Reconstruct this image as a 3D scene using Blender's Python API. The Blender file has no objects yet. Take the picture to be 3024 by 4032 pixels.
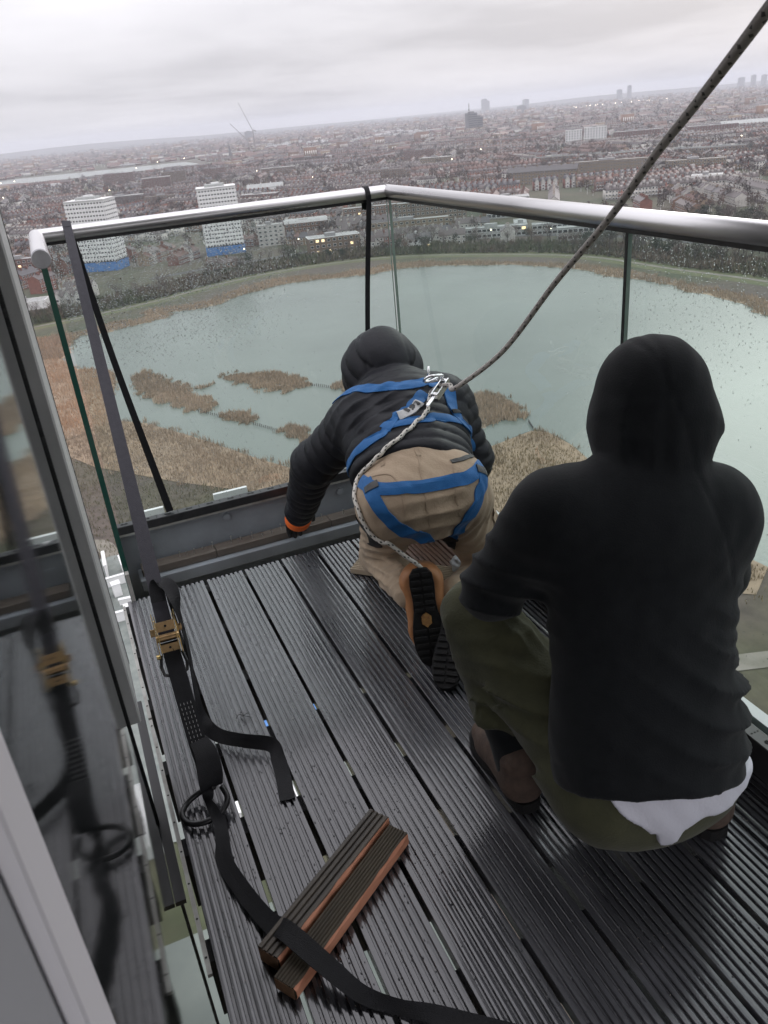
import bpy, math, random
import numpy as np
from mathutils import Vector, Matrix

S = bpy.context.scene
COL = S.collection
rnd = random.Random(7)
rng = np.random.default_rng(11)
rad = math.radians

# ------------------------------------------------------------------ camera
CAM_H = 1.54
PITCH, ROLL, AZ = 0.462946, -0.09792, 0.35511
cam = bpy.data.cameras.new("camera")
cam_ob = bpy.data.objects.new("camera", cam)
COL.objects.link(cam_ob)
cam.sensor_fit = 'VERTICAL'
cam.sensor_height = 24.0
cam.lens = 24.0 * 3136.3 / 4032.0
cam.clip_start, cam.clip_end = 0.02, 120000.0
cam.dof.use_dof = True
cam.dof.focus_distance = 2.6
cam.dof.aperture_fstop = 9.0
_f = Vector((math.sin(AZ)*math.cos(PITCH), math.cos(AZ)*math.cos(PITCH), -math.sin(PITCH)))
_r = Vector((math.cos(AZ), -math.sin(AZ), 0)); _u = _r.cross(_f)
_c, _s = math.cos(ROLL), math.sin(ROLL)
_r2, _u2 = _c*_r + _s*_u, -_s*_r + _c*_u
cam_ob.matrix_world = Matrix(((_r2.x, _u2.x, -_f.x, 0), (_r2.y, _u2.y, -_f.y, 0), (_r2.z, _u2.z, -_f.z, CAM_H), (0, 0, 0, 1)))
S.camera = cam_ob

# ------------------------------------------------------------------ sky, sun, exposure
SUN_EL, SUN_AZ = rad(28), rad(50)
world = bpy.data.worlds.new("World"); S.world = world; world.use_nodes = True
nt = world.node_tree; nt.nodes.clear()
N, L = nt.nodes.new, nt.links.new
out = N('ShaderNodeOutputWorld'); bg = N('ShaderNodeBackground'); bg.inputs[1].default_value = 0.1
sky = N('ShaderNodeTexSky'); sky.sky_type = 'NISHITA'; sky.sun_disc = False
sky.sun_elevation, sky.sun_rotation = SUN_EL, SUN_AZ; sky.dust_density = 4.0
tc = N('ShaderNodeTexCoord'); sep = N('ShaderNodeSeparateXYZ'); L(tc.outputs['Generated'], sep.inputs[0])
ab = N('ShaderNodeMath'); ab.operation = 'ABSOLUTE'; L(sep.outputs[2], ab.inputs[0])
ad = N('ShaderNodeMath'); ad.operation = 'ADD'; ad.inputs[1].default_value = 0.09; L(ab.outputs[0], ad.inputs[0])
dx = N('ShaderNodeMath'); dx.operation = 'DIVIDE'; L(sep.outputs[0], dx.inputs[0]); L(ad.outputs[0], dx.inputs[1])
dy = N('ShaderNodeMath'); dy.operation = 'DIVIDE'; L(sep.outputs[1], dy.inputs[0]); L(ad.outputs[0], dy.inputs[1])
cb = N('ShaderNodeCombineXYZ'); L(dx.outputs[0], cb.inputs[0]); L(dy.outputs[0], cb.inputs[1])
no1 = N('ShaderNodeTexNoise'); no1.inputs['Scale'].default_value = 0.30; no1.inputs['Detail'].default_value = 6; no1.inputs['Roughness'].default_value = 0.52
no1.inputs['Distortion'].default_value = 0.15
L(cb.outputs[0], no1.inputs['Vector'])
cr = N('ShaderNodeValToRGB'); L(no1.outputs[0], cr.inputs[0])
E_ = cr.color_ramp.elements
E_[0].position, E_[0].color = 0.36, (4.3, 4.25, 4.56, 1)
E_[1].position, E_[1].color = 0.62, (6.45, 6.33, 6.66, 1)
e = cr.color_ramp.elements.new(0.47); e.color = (5.45, 5.37, 5.70, 1)
# overcast sky: the cloud layer brightens towards the zenith as 1 + 2 sin(elevation)
ov = N('ShaderNodeMath'); ov.operation = 'MULTIPLY_ADD'; ov.inputs[1].default_value = 2.0; ov.inputs[2].default_value = 1.0; L(ab.outputs[0], ov.inputs[0])
vm = N('ShaderNodeVectorMath'); vm.operation = 'SCALE'; L(cr.outputs[0], vm.inputs[0]); L(ov.outputs[0], vm.inputs['Scale'])
mx = N('ShaderNodeMix'); mx.data_type = 'RGBA'; mx.inputs[0].default_value = 0.96
L(sky.outputs[0], mx.inputs[6]); L(vm.outputs[0], mx.inputs[7])
L(mx.outputs[2], bg.inputs[0]); L(bg.outputs[0], out.inputs[0])

sun = bpy.data.lights.new("sun", 'SUN'); sun.energy = 0.5; sun.angle = rad(25); sun.color = (1, 0.97, 0.93)
sun_ob = bpy.data.objects.new("sun", sun); COL.objects.link(sun_ob)
sun_ob.rotation_euler = Vector((math.sin(SUN_AZ)*math.cos(SUN_EL), math.cos(SUN_AZ)*math.cos(SUN_EL), math.sin(SUN_EL))).to_track_quat('Z', 'Y').to_euler()

vs = S.view_settings
vs.view_transform = 'Standard'; vs.look = 'None'; vs.exposure = 0.38; vs.gamma = 1.0; vs.use_curve_mapping = False
cy = S.cycles
cy.max_bounces = 8; cy.diffuse_bounces = 3; cy.glossy_bounces = 4; cy.transmission_bounces = 6; cy.transparent_max_bounces = 24; cy.volume_bounces = 1
cy.caustics_reflective = False; cy.caustics_refractive = False
cy.use_denoising = True

# ------------------------------------------------------------------ helpers
def tag(o, label=None, cat=None, group=None, kind=None):
    if label: o['label'] = label
    if cat: o['category'] = cat
    if group: o['group'] = group
    if kind: o['kind'] = kind
    return o

def empty(name, loc=(0, 0, 0), rz=0.0, parent=None):
    o = bpy.data.objects.new(name, None); COL.objects.link(o)
    o.location = loc; o.rotation_euler = (0, 0, rz); o.empty_display_size = 0.1
    if parent: o.parent = parent
    return o

def link(name, me, parent=None, loc=None, rz=None):
    o = bpy.data.objects.new(name, me); COL.objects.link(o)
    if parent: o.parent = parent
    if loc is not None: o.location = loc
    if rz is not None: o.rotation_euler = (0, 0, rz)
    return o

def copy_tree(o, parent=None):
    c = o.copy(); COL.objects.link(c)
    if parent: c.parent = parent
    for ch in o.children:
        copy_tree(ch, c)
    return c

def np_mesh(name, V, F, mats, smooth=False, mi=None, col=None):
    """V (n,3); F (m,3) or (m,4) int array or list; mi per-face material index; col per-face rgb"""
    me = bpy.data.meshes.new(name)
    V = np.asarray(V, dtype=np.float32)
    if isinstance(F, np.ndarray):
        k = F.shape[1]; m = len(F)
        me.vertices.add(len(V)); me.vertices.foreach_set('co', V.ravel())
        me.loops.add(m*k); me.loops.foreach_set('vertex_index', F.astype(np.int32).ravel())
        me.polygons.add(m); me.polygons.foreach_set('loop_start', np.arange(0, m*k, k, dtype=np.int32))
    else:
        me.from_pydata([tuple(map(float, v)) for v in V], [], [tuple(map(int, f)) for f in F]); m = len(F); k = None
    if not isinstance(mats, (list, tuple)): mats = [mats]
    for x in mats: me.materials.append(x)
    if mi is not None: me.polygons.foreach_set('material_index', np.asarray(mi, dtype=np.int32))
    if smooth: me.polygons.foreach_set('use_smooth', np.ones(m, dtype=bool))
    me.update(calc_edges=True); me.validate()
    if col is not None:
        a = me.color_attributes.new('Col', 'FLOAT_COLOR', 'CORNER')
        col = np.asarray(col, dtype=np.float32)
        n = np.array([p.loop_total for p in me.polygons]) if k is None else np.full(m, k)
        cc = np.repeat(np.concatenate([col, np.ones((len(col), 1), np.float32)], 1), n, axis=0)
        a.data.foreach_set('color', cc.ravel())
    return me

class MB:
    """collects simple solids into one mesh"""
    def __init__(s): s.v, s.f, s.m, s.c = [], [], [], []
    def add(s, V, F, m=0, c=None):
        b = len(s.v); s.v += [tuple(v) for v in V]; s.f += [tuple(i+b for i in f) for f in F]; s.m += [m]*len(F); s.c += [c or (1, 1, 1)]*len(F)
        return s
    def box(s, x0, x1, y0, y1, z0, z1, m=0, c=None, T=None):
        V = [(x0,y0,z0),(x1,y0,z0),(x1,y1,z0),(x0,y1,z0),(x0,y0,z1),(x1,y0,z1),(x1,y1,z1),(x0,y1,z1)]
        if T is not None: V = [tuple(T @ Vector(v)) for v in V]
        return s.add(V, [(0,3,2,1),(4,5,6,7),(0,1,5,4),(1,2,6,5),(2,3,7,6),(3,0,4,7)], m, c)
    def bbox(s, x0, x1, y0, y1, z0, z1, b, m=0, T=None):
        """box with bevelled vertical+horizontal edges (chamfer b)"""
        import itertools
        X, Y, Z = (x0, x1), (y0, y1), (z0, z1)
        V = []; idx = {}
        for i, j, k in itertools.product((0, 1), repeat=3):
            sx, sy, sz = (1 if i == 0 else -1)*b, (1 if j == 0 else -1)*b, (1 if k == 0 else -1)*b
            for ax, p in enumerate(((X[i], Y[j]+sy, Z[k]+sz), (X[i]+sx, Y[j], Z[k]+sz), (X[i]+sx, Y[j]+sy, Z[k]))):
                idx[(i, j, k, ax)] = len(V); V.append(p)
        F = []
        g = lambda i, j, k, a: idx[(i, j, k, a)]
        for a in range(3):
            for q in (0, 1):
                o = [x for x in range(3) if x != a]
                pts = []
                for u, w in ((0, 0), (1, 0), (1, 1), (0, 1)):
                    t = [0, 0, 0]; t[a] = q; t[o[0]] = u; t[o[1]] = w; pts.append(g(*t, a))
                F.append(pts)
        for a in range(3):       # edges along axis a
            o = [x for x in range(3) if x != a]
            for u in (0, 1):
                for w in (0, 1):
                    t0 = [0, 0, 0]; t0[o[0]] = u; t0[o[1]] = w; t1 = list(t0); t1[a] = 1
                    F.append([g(*t0, o[0]), g(*t1, o[0]), g(*t1, o[1]), g(*t0, o[1])])
        for i, j, k in itertools.product((0, 1), repeat=3):
            F.append([g(i, j, k, 0), g(i, j, k, 1), g(i, j, k, 2)])
        c = Vector(((x0+x1)/2, (y0+y1)/2, (z0+z1)/2)); FF = []
        for f in F:
            P = [Vector(V[i]) for i in f]; n = (P[1]-P[0]).cross(P[2]-P[0]); m_ = sum(P, Vector())/len(P)
            FF.append(f if n.dot(m_-c) > 0 else f[::-1])
        if T is not None: V = [tuple(T @ Vector(v)) for v in V]
        return s.add(V, FF, m)
    def tube(s, pts, r, n=10, m=0, cap=True, flat=None):
        P = [Vector(p) for p in pts]; R_ = r if isinstance(r, (list, tuple)) else [r]*len(P)
        V, F = [], []
        t0 = (P[1]-P[0]).normalized(); ref = Vector((0, 0, 1)) if abs(t0.z) < .9 else Vector((1, 0, 0))
        a = t0.cross(ref).normalized()
        for i, p in enumerate(P):
            t = ((P[min(i+1, len(P)-1)]-P[max(i-1, 0)])).normalized()
            a = (a - t*a.dot(t)).normalized(); b = t.cross(a)
            for k in range(n):
                w = 2*math.pi*k/n; V.append(tuple(p + (a*math.cos(w)+b*math.sin(w))*R_[i]))
        for i in range(len(P)-1):
            for k in range(n):
                F.append((i*n+k, i*n+(k+1) % n, (i+1)*n+(k+1) % n, (i+1)*n+k))
        if cap:
            F.append(tuple(range(n))[::-1]); F.append(tuple((len(P)-1)*n+k for k in range(n)))
        return s.add(V, F, m)
    def build(s, name, mats, parent=None, smooth=False, col=False, **k):
        me = np_mesh(name, s.v, s.f, mats, smooth, s.m if isinstance(mats, (list, tuple)) else None, s.c if col else None)
        return link(name, me, parent, **k)

def spline(pts, n):
    """Catmull-Rom through pts, n samples per span"""
    P = [np.array(p, float) for p in pts]; P = [2*P[0]-P[1]] + P + [2*P[-1]-P[-2]]
    o = []
    for i in range(1, len(P)-2):
        for k in range(n):
            t = k/n; a, b, c, d = P[i-1:i+3]
            o.append(.5*((2*b)+(-a+c)*t+(2*a-5*b+4*c-d)*t*t+(-a+3*b-3*c+d)*t**3))
    o.append(P[-2]); return np.array(o)

def uv_from(me, uv_per_vertex):
    u = me.uv_layers.new(name='UVMap'); li = np.empty(len(me.loops), np.int32); me.loops.foreach_get('vertex_index', li)
    u.data.foreach_set('uv', np.asarray(uv_per_vertex, np.float32)[li].ravel())

# ------------------------------------------------------------------ materials
def mat(name, base, rough=.6, metal=0.0, var=None, vscale=8.0, bump=0.0, bscale=60.0, rvar=0.0, coat=0.0, sheen=0.0, attr=False, spec=.5, stretch=None, detail=5, wpos=False):
    m = bpy.data.materials.new(name); m.use_nodes = True; t = m.node_tree; b = t.nodes['Principled BSDF']
    n, l = t.nodes.new, t.links.new
    b.inputs['Base Color'].default_value = (*base, 1); b.inputs['Roughness'].default_value = rough; b.inputs['Metallic'].default_value = metal
    b.inputs['Coat Weight'].default_value = coat; b.inputs['Coat Roughness'].default_value = min(.12, rough); b.inputs['Sheen Weight'].default_value = sheen
    b.inputs['Specular IOR Level'].default_value = spec
    tcn = n('ShaderNodeTexCoord'); src = tcn.outputs['Object']
    if wpos: src = n('ShaderNodeNewGeometry').outputs['Position']
    if stretch:
        mp = n('ShaderNodeMapping'); mp.inputs['Scale'].default_value = stretch; l(src, mp.inputs[0]); src = mp.outputs[0]
    cur = None
    if attr:
        a = n('ShaderNodeAttribute'); a.attribute_name = 'Col'; cur = a.outputs['Color']
    if var is not None or rvar:
        no = n('ShaderNodeTexNoise'); no.inputs['Scale'].default_value = vscale; no.inputs['Detail'].default_value = detail; no.inputs['Roughness'].default_value = .6
        l(src, no.inputs['Vector'])
        mr = n('ShaderNodeMapRange'); mr.inputs[1].default_value = .32; mr.inputs[2].default_value = .68; l(no.outputs[0], mr.inputs[0])
        if var is not None:
            mxx = n('ShaderNodeMix'); mxx.data_type = 'RGBA'; l(mr.outputs[0], mxx.inputs[0])
            if cur is not None:
                mu = n('ShaderNodeMix'); mu.data_type = 'RGBA'; mu.blend_type = 'MULTIPLY'; mu.inputs[0].default_value = 1
                mxx.inputs[6].default_value = (1, 1, 1, 1); mxx.inputs[7].default_value = (*var, 1)
                l(cur, mu.inputs[6]); l(mxx.outputs[2], mu.inputs[7]); cur = mu.outputs[2]
            else:
                mxx.inputs[6].default_value = (*base, 1); mxx.inputs[7].default_value = (*var, 1); cur = mxx.outputs[2]
        if rvar:
            r2 = n('ShaderNodeMapRange'); r2.inputs[1].default_value = .3; r2.inputs[2].default_value = .7
            r2.inputs[3].default_value = max(.02, rough-rvar); r2.inputs[4].default_value = rough+rvar; l(no.outputs[0], r2.inputs[0]); l(r2.outputs[0], b.inputs['Roughness'])
    if cur is not None: l(cur, b.inputs['Base Color'])
    if bump:
        nb = n('ShaderNodeTexNoise'); nb.inputs['Scale'].default_value = bscale; nb.inputs['Detail'].default_value = 4; l(src, nb.inputs['Vector'])
        bp = n('ShaderNodeBump'); bp.inputs['Strength'].default_value = 1.0; bp.inputs['Distance'].default_value = bump; l(nb.outputs[0], bp.inputs['Height']); l(bp.outputs[0], b.inputs['Normal'])
    return m

def emit_mat(name, c, s):
    m = bpy.data.materials.new(name); m.use_nodes = True; b = m.node_tree.nodes['Principled BSDF']
    b.inputs['Base Color'].default_value = (*c, 1); b.inputs['Emission Color'].default_value = (*c, 1); b.inputs['Emission Strength'].default_value = s
    return m

def thin_glass(name, tint, rough=0.0):
    m = bpy.data.materials.new(name); m.use_nodes = True; t = m.node_tree; t.nodes.clear(); n, l = t.nodes.new, t.links.new
    o = n('ShaderNodeOutputMaterial'); tr = n('ShaderNodeBsdfTransparent'); tr.inputs[0].default_value = (*tint, 1)
    gl = n('ShaderNodeBsdfGlossy'); gl.inputs['Roughness'].default_value = rough; gl.inputs[0].default_value = (1, 1, 1, 1)
    lw = n('ShaderNodeLayerWeight'); lw.inputs[0].default_value = .5
    pw = n('ShaderNodeMath'); pw.operation = 'POWER'; pw.inputs[1].default_value = 5; l(lw.outputs['Facing'], pw.inputs[0])
    ma = n('ShaderNodeMath'); ma.operation = 'MULTIPLY_ADD'; ma.inputs[1].default_value = .96; ma.inputs[2].default_value = .028; l(pw.outputs[0], ma.inputs[0])
    mi = n('ShaderNodeMixShader'); l(ma.outputs[0], mi.inputs[0]); l(tr.outputs[0], mi.inputs[1]); l(gl.outputs[0], mi.inputs[2]); l(mi.outputs[0], o.inputs[0])
    return m

M = {}
M['deck'] = mat('wet_deck', (.030, .030, .035), .25, var=(.075, .075, .083), vscale=6, bump=.0003, bscale=90, rvar=.17, stretch=(1, .22, 1), coat=1.0, wpos=True)
M['joist'] = mat('dark_joist', (.012, .012, .013), .7)
M['steel_grey'] = mat('painted_steel', (.29, .315, .345), .38, var=(.21, .225, .24), vscale=5, bump=.0008, bscale=40, rvar=.1)
M['galv'] = mat('galvanised_edge', (.36, .36, .34), .5, var=(.22, .21, .19), vscale=14)
M['black_chan'] = mat('black_channel', (.012, .013, .014), .4, var=(.03, .03, .032), vscale=20)
M['hole'] = mat('hole', (.002, .002, .002), .9)
M['white_dot'] = mat('white_plug', (.55, .55, .55), .5)
M['timber'] = mat('wet_timber', (.085, .066, .054), .45, var=(.15, .13, .11), vscale=9, bump=.002, bscale=30, stretch=(.3, 2, 2))
M['steel'] = mat('stainless_steel', (.62, .61, .62), .32, metal=1.0, var=(.70, .69, .69), vscale=30, rvar=.08, stretch=(.05, 1, 1))
M['steel_y'] = mat('stainless_steel_side', (.62, .61, .62), .32, metal=1.0, var=(.70, .69, .69), vscale=30, rvar=.08, stretch=(1, .05, 1))
M['cap'] = mat('satin_end_cap', (.36, .36, .37), .6, metal=.6, var=(.27, .27, .28), vscale=30)
M['screw'] = mat('zinc_screw', (.6, .6, .58), .3, metal=1.0)
M['glass'] = thin_glass('clear_glass', (.925, .955, .945))
M['glass_side'] = thin_glass('clear_glass_side', (.865, .925, .91))
M['glass_back'] = bpy.data.materials.new('glass_back'); M['glass_back'].use_nodes = True
_t = M['glass_back'].node_tree; _t.nodes.clear(); _o = _t.nodes.new('ShaderNodeOutputMaterial'); _b = _t.nodes.new('ShaderNodeBsdfTransparent'); _b.inputs[0].default_value = (.90, .94, .93, 1); _t.links.new(_b.outputs[0], _o.inputs[0])
M['glass_edge'] = mat('green_glass_edge', (.004, .050, .036), .15, coat=.5)
M['glass_edge_l'] = mat('pale_glass_edge', (.20, .27, .24), .25, coat=.5)
M['webbing'] = mat('black_webbing', (.0085, .0085, .0100), .6, var=(.012, .012, .0145), vscale=40, bump=.0012, bscale=500, spec=.25)
M['brass'] = mat('yellow_zinc', (.80, .64, .28), .32, metal=1.0, var=(.62, .42, .17), vscale=50, rvar=.15)
M['zincdark'] = mat('brown_zinc', (.58, .40, .21), .36, metal=.9, var=(.38, .24, .12), vscale=60, rvar=.12)
M['black_steel'] = mat('black_steel', (.010, .010, .011), .35)
M['facade_grey'] = mat('aluminium_mullion', (.50, .51, .50), .38, metal=.0, var=(.40, .41, .40), vscale=7, rvar=.1, bump=.0006, bscale=90)
M['gasket'] = mat('rubber_gasket', (.006, .007, .007), .5, bump=.004, bscale=60)
M['jamb'] = mat('white_jamb', (.62, .61, .64), .5)
M['jamb_in'] = mat('shaded_jamb', (.34, .345, .36), .6)  # darker copy for the inner face: dim indoor light put into the colour
M['dark_glass'] = mat('dark_window_glass', (.006, .008, .008), .03, var=(.010, .012, .012), vscale=6, rvar=.015, spec=.7, coat=.15, bump=.00004, bscale=160)
M['drop'] = None
g = bpy.data.materials.new('rain_water'); g.use_nodes = True; b_ = g.node_tree.nodes['Principled BSDF']
b_.inputs['Transmission Weight'].default_value = 1; b_.inputs['IOR'].default_value = 1.33; b_.inputs['Roughness'].default_value = 0.02; b_.inputs['Base Color'].default_value = (1, 1, 1, 1)
M['drop'] = g
M['concrete'] = mat('concrete', (.30, .29, .28), .8, var=(.22, .22, .21), vscale=3)
M['dark_int'] = mat('dark_interior', (.05, .05, .05), .8)
M['white_trim'] = mat('white_trim', (.70, .71, .70), .5)
M['green_trim'] = mat('pale_green_panel', (.17, .20, .175), .5, var=(.11, .135, .12), vscale=2)
# ------------------------------------------------------------------ ground, water, far lake, path
GZ = -83.0
def ground_mat():
    m = mat('ground_earth', (.060, .052, .045), .95)
    t = m.node_tree; n, l = t.nodes.new, t.links.new; b = t.nodes['Principled BSDF']
    tcn = n('ShaderNodeTexCoord')
    n1 = n('ShaderNodeTexNoise'); n1.inputs['Scale'].default_value = .018; n1.inputs['Detail'].default_value = 8; l(tcn.outputs['Object'], n1.inputs[0])
    n2 = n('ShaderNodeTexNoise'); n2.inputs['Scale'].default_value = .35; n2.inputs['Detail'].default_value = 6; l(tcn.outputs['Object'], n2.inputs[0])
    c1 = n('ShaderNodeValToRGB'); l(n1.outputs[0], c1.inputs[0]); e = c1.color_ramp.elements
    e[0].position, e[0].color = .36, (.045, .055, .026, 1); e[1].position, e[1].color = .62, (.085, .068, .055, 1)
    k = c1.color_ramp.elements.new(.5); k.color = (.075, .068, .042, 1)
    mu = n('ShaderNodeMix'); mu.data_type = 'RGBA'; mu.blend_type = 'OVERLAY'; mu.inputs[0].default_value = .6
    l(c1.outputs[0], mu.inputs[6]); l(n2.outputs[0], mu.inputs[7]); l(mu.outputs[2], b.inputs['Base Color'])
    return m
GS = 14000.0
o = link('ground', np_mesh('ground', [(-GS, -GS, GZ), (GS, -GS, GZ), (GS, GS, GZ), (-GS, GS, GZ)], [(0, 1, 2, 3)], ground_mat())); tag(o, kind='structure')

far_sh = [(-5,377),(0,407),(9,420),(20,416),(33,424),(42,424),(49,429),(53,439),(71,438),(97,454),(128,469),(151,459),(175,456),(206,449),(235,427),(261,376),(266,333),(268,303),(266,278),(261,246),(256,235)]
near_sh = [(250,170),(215,110),(165,85),(130,86),(113,96),(110,123),(115,153),(118,168),(118,179),(115,183),(102,180),(80,176),(55,187),(47,198),(41,210),(36,222),(28,240),(22,252),(17,262),(9,271),(8,290),(12,313),(13,339),(-2,356),(-4,373)]
shore = spline(far_sh + near_sh + [far_sh[0]], 4)[:-1]
def water_mat(name, base):
    m = mat(name, base, .22, bump=.06, bscale=.8, var=tuple(c*.74 for c in base), vscale=.010, spec=.22)
    return m
WZ = GZ + .12
M['water'] = water_mat('reservoir_water', (.152, .182, .158))
from mathutils.geometry import tessellate_polygon
def flat_poly(name, pts, z, m):
    tri = tessellate_polygon([[Vector((p[0], p[1], 0)) for p in pts]])
    return link(name, np_mesh(name, [(p[0], p[1], z) for p in pts], [t if (np.cross(np.array(pts[t[1]])[:2]-np.array(pts[t[0]])[:2], np.array(pts[t[2]])[:2]-np.array(pts[t[0]])[:2]) > 0) else t[::-1] for t in tri], m))
o = flat_poly('reservoir', [tuple(p[:2]) for p in shore], WZ, M['water']); tag(o, kind='structure')
o = flat_poly('far_lake', [(-260,2430),(60,2470),(470,2450),(480,2800),(80,2900),(-260,2950)], GZ+.2, M['water']); tag(o, kind='structure')

def ribbon(name, pts, w, z, m, n=6):
    c = spline(pts, n); V = []; F = []
    for i in range(len(c)):
        t = c[min(i+1, len(c)-1)]-c[max(i-1, 0)]; t /= np.linalg.norm(t); nn = np.array([-t[1], t[0]])
        V += [(*(c[i]+nn*w/2), z), (*(c[i]-nn*w/2), z)]
    for i in range(len(c)-1): F.append((2*i, 2*i+1, 2*i+3, 2*i+2))
    return link(name, np_mesh(name, V, F, m))
M['path'] = mat('gravel_path', (.22, .20, .17), .95, var=(.15, .14, .11), vscale=.3)
M['verge'] = mat('wet_grass', (.075, .095, .038), .95, var=(.12, .115, .055), vscale=.25)
M['asphalt'] = mat('asphalt', (.055, .055, .058), .8, var=(.075, .075, .078), vscale=.2)
bank = [(-60,455),(-5,462),(49,477),(95,500),(145,512),(204,500),(251,456),(287,399),(294,333),(301,279),(300,200),(285,120)]
o = ribbon('grass_verge', bank, 16, GZ+.06, M['verge']); tag(o, kind='structure')
o = ribbon('path', bank, 3.2, GZ+.14, M['path']); tag(o, kind='structure')
o = ribbon('path', [(-40,175),(-8,182),(-2,164),(2,140),(30,110),(70,84),(95,74),(130,62)], 4.0, GZ+.14, M['path']); tag(o, kind='structure')
o = ribbon('road', [(60,560),(110,570),(160,572),(215,580),(262,552),(330,470),(352,400),(360,300)], 8, GZ+.1, M['asphalt']); tag(o, kind='structure')
o = ribbon('road', [(40,60),(88,58),(140,42)], 7, GZ+.1, M['asphalt']); tag(o, kind='structure')

# ------------------------------------------------------------------ reeds (stuff nobody could count)
def in_poly(P, poly):
    x, y = P[:, 0], P[:, 1]; c = np.zeros(len(P), bool); n = len(poly); np.seterr(all='ignore')
    for i in range(n):
        x0, y0 = poly[i][:2]; x1, y1 = poly[i-1][:2]
        k = (y0 > y) != (y1 > y)
        c ^= k & (x < (x1-x0)*(y-y0)/(y1-y0)+x0)
    return c
def on_water(x, y):
    if y > 480 or y < 80 or x < -10 or x > 275: return False
    c = False; n = len(WP)
    for i in range(n):
        x0, y0 = WP[i]; x1, y1 = WP[i-1]
        if (y0 > y) != (y1 > y) and x < (x1-x0)*(y-y0)/(y1-y0)+x0: c = not c
    return c
WP = [(float(p[0]), float(p[1])) for p in shore]
def fbm(P, s, seed=0):
    r = np.random.default_rng(seed); o = np.zeros(len(P)); a = 1
    for k in range(5):
        for j in range(3):
            d = r.normal(size=2); d /= np.linalg.norm(d); o += a*np.sin(P[:, :2]@d*s*(1+.3*j)*2**k+r.uniform(0, 6.28)+1.3*np.sin(P[:, 0]*s*.7+k))
        a *= .6
    return o/4.5
M['reed'] = mat('dry_reed', (.2, .13, .07), .9, attr=True, var=(.75, .72, .68), vscale=.5)
REED_A, REED_B = np.array((.45, .355, .265)), np.array((.29, .235, .175))
M['litter'] = mat('reed_litter', (.30, .225, .150), .95, var=(.215, .165, .115), vscale=.15)
def blades(P, h, w, lean, c):
    n = len(P); a = rng.uniform(0, math.pi, n); dx_, dy_ = np.cos(a)*w/2, np.sin(a)*w/2
    la = rng.uniform(0, 2*math.pi, n); lx, ly = np.cos(la)*lean*h, np.sin(la)*lean*h
    V = np.empty((n, 3, 3), np.float32)
    V[:, 0] = np.c_[P[:, 0]-dx_, P[:, 1]-dy_, P[:, 2]]; V[:, 1] = np.c_[P[:, 0]+dx_, P[:, 1]+dy_, P[:, 2]]; V[:, 2] = np.c_[P[:, 0]+lx, P[:, 1]+ly, P[:, 2]+h]
    return V.reshape(-1, 3), np.arange(3*n).reshape(n, 3), c
def reeds(name, poly, dens, h=(1.4, 2.4), w=.5, label=None, ca=REED_A, cb=REED_B, thin=None, group=None, z=GZ+.05, kind_litter=True):
    if kind_litter: tag(flat_poly('reed_ground', [tuple(p[:2]) for p in poly], z+(.09 if z < WZ-.01 else .05), M['litter']), kind='structure')
    poly = np.array([p[:2] for p in poly], float); lo, hi = poly.min(0), poly.max(0)
    w *= .5; n = int(np.prod(hi-lo+6)*dens*1.8); P = rng.uniform(lo-3, hi+3, (n, 2)); rg = min(2.4, .16*float((hi-lo).min())); Q = P+rg*np.c_[fbm(P, .55, 41), fbm(P, .55, 42)]*1.6+rng.normal(0, rg*.25, P.shape); P = P[in_poly(Q, poly)]
    f = fbm(P, .12, 3)
    if thin is not None: P = P[rng.uniform(-1, 1, len(P)) < f*1.2+thin]; f = fbm(P, .12, 3)
    n = len(P); hh = rng.uniform(*h, n)*(.62+.34*f)*rng.choice([.6, 1, 1.25], n); k = np.clip(.5+.5*fbm(P, .07, 12)+.35*f+rng.normal(0, .25, n), 0, 1)[:, None]
    c = ca*k+cb*(1-k); c = c*rng.uniform(.75, 1.2, (n, 1))
    V, F, c = blades(np.c_[P, np.full(n, z)], hh, w, .18, c)
    o = link(name, np_mesh(name, V, F, M['reed'], col=c)); tag(o, label, 'reeds', group, 'stuff'); return o
RED = np.array((.49, .315, .20))
GRN = np.array((.10, .112, .055))
west = [(-60,430),(-20,432),(4,418),(0,407),(-5,377),(-4,373),(-2,356),(13,339),(12,313),(8,290),(9,271),(-8,262),(-40,270),(-60,300)]
reeds('reed_bed', west, 2.2, (1.5, 2.6), .55, 'orange brown reed bed filling the west corner of the reservoir', RED, REED_A)
south = [(9,271),(17,262),(22,252),(28,240),(36,222),(41,210),(47,198),(55,187),(66,180),(62,168),(40,182),(18,206),(-2,232),(-14,258)]
reeds('reed_bed', south, 2.6, (1.4, 2.4), .5, 'light brown reed bed along the near shore below the glass', REED_A, REED_B)
scrub = [(-60,300),(-40,270),(-14,258),(-2,232),(18,206),(40,182),(62,168),(60,150),(30,150),(0,170),(-30,185),(-60,200)]
reeds('marsh_scrub', scrub, 1.6, (.5, 1.3), .5, 'grey green marsh scrub between the reeds and the footpath', np.array((.20, .175, .115)), GRN, thin=.45, kind_litter=False)
east = [(66,180),(80,176),(102,180),(115,183),(118,179),(118,168),(115,153),(110,123),(113,96),(104,90),(92,100),(80,125),(70,150)]
reeds('reed_bed', east, 2.4, (1.3, 2.2), .5, 'brown reed bed on the headland beyond the crouching workers', REED_A*.9, np.array((.22, .175, .09)))
farb = [tuple(p[:2]) for p in spline(far_sh, 3)]
ctr = np.array((130, 300.))
outb = []
for i, p in enumerate(farb):
    d = np.array(p)-ctr; d /= np.linalg.norm(d); outb.append(tuple(np.array(p)+d*((15 if i < 40 else 9)+3*math.sin(i*.7))))
inb = []
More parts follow.
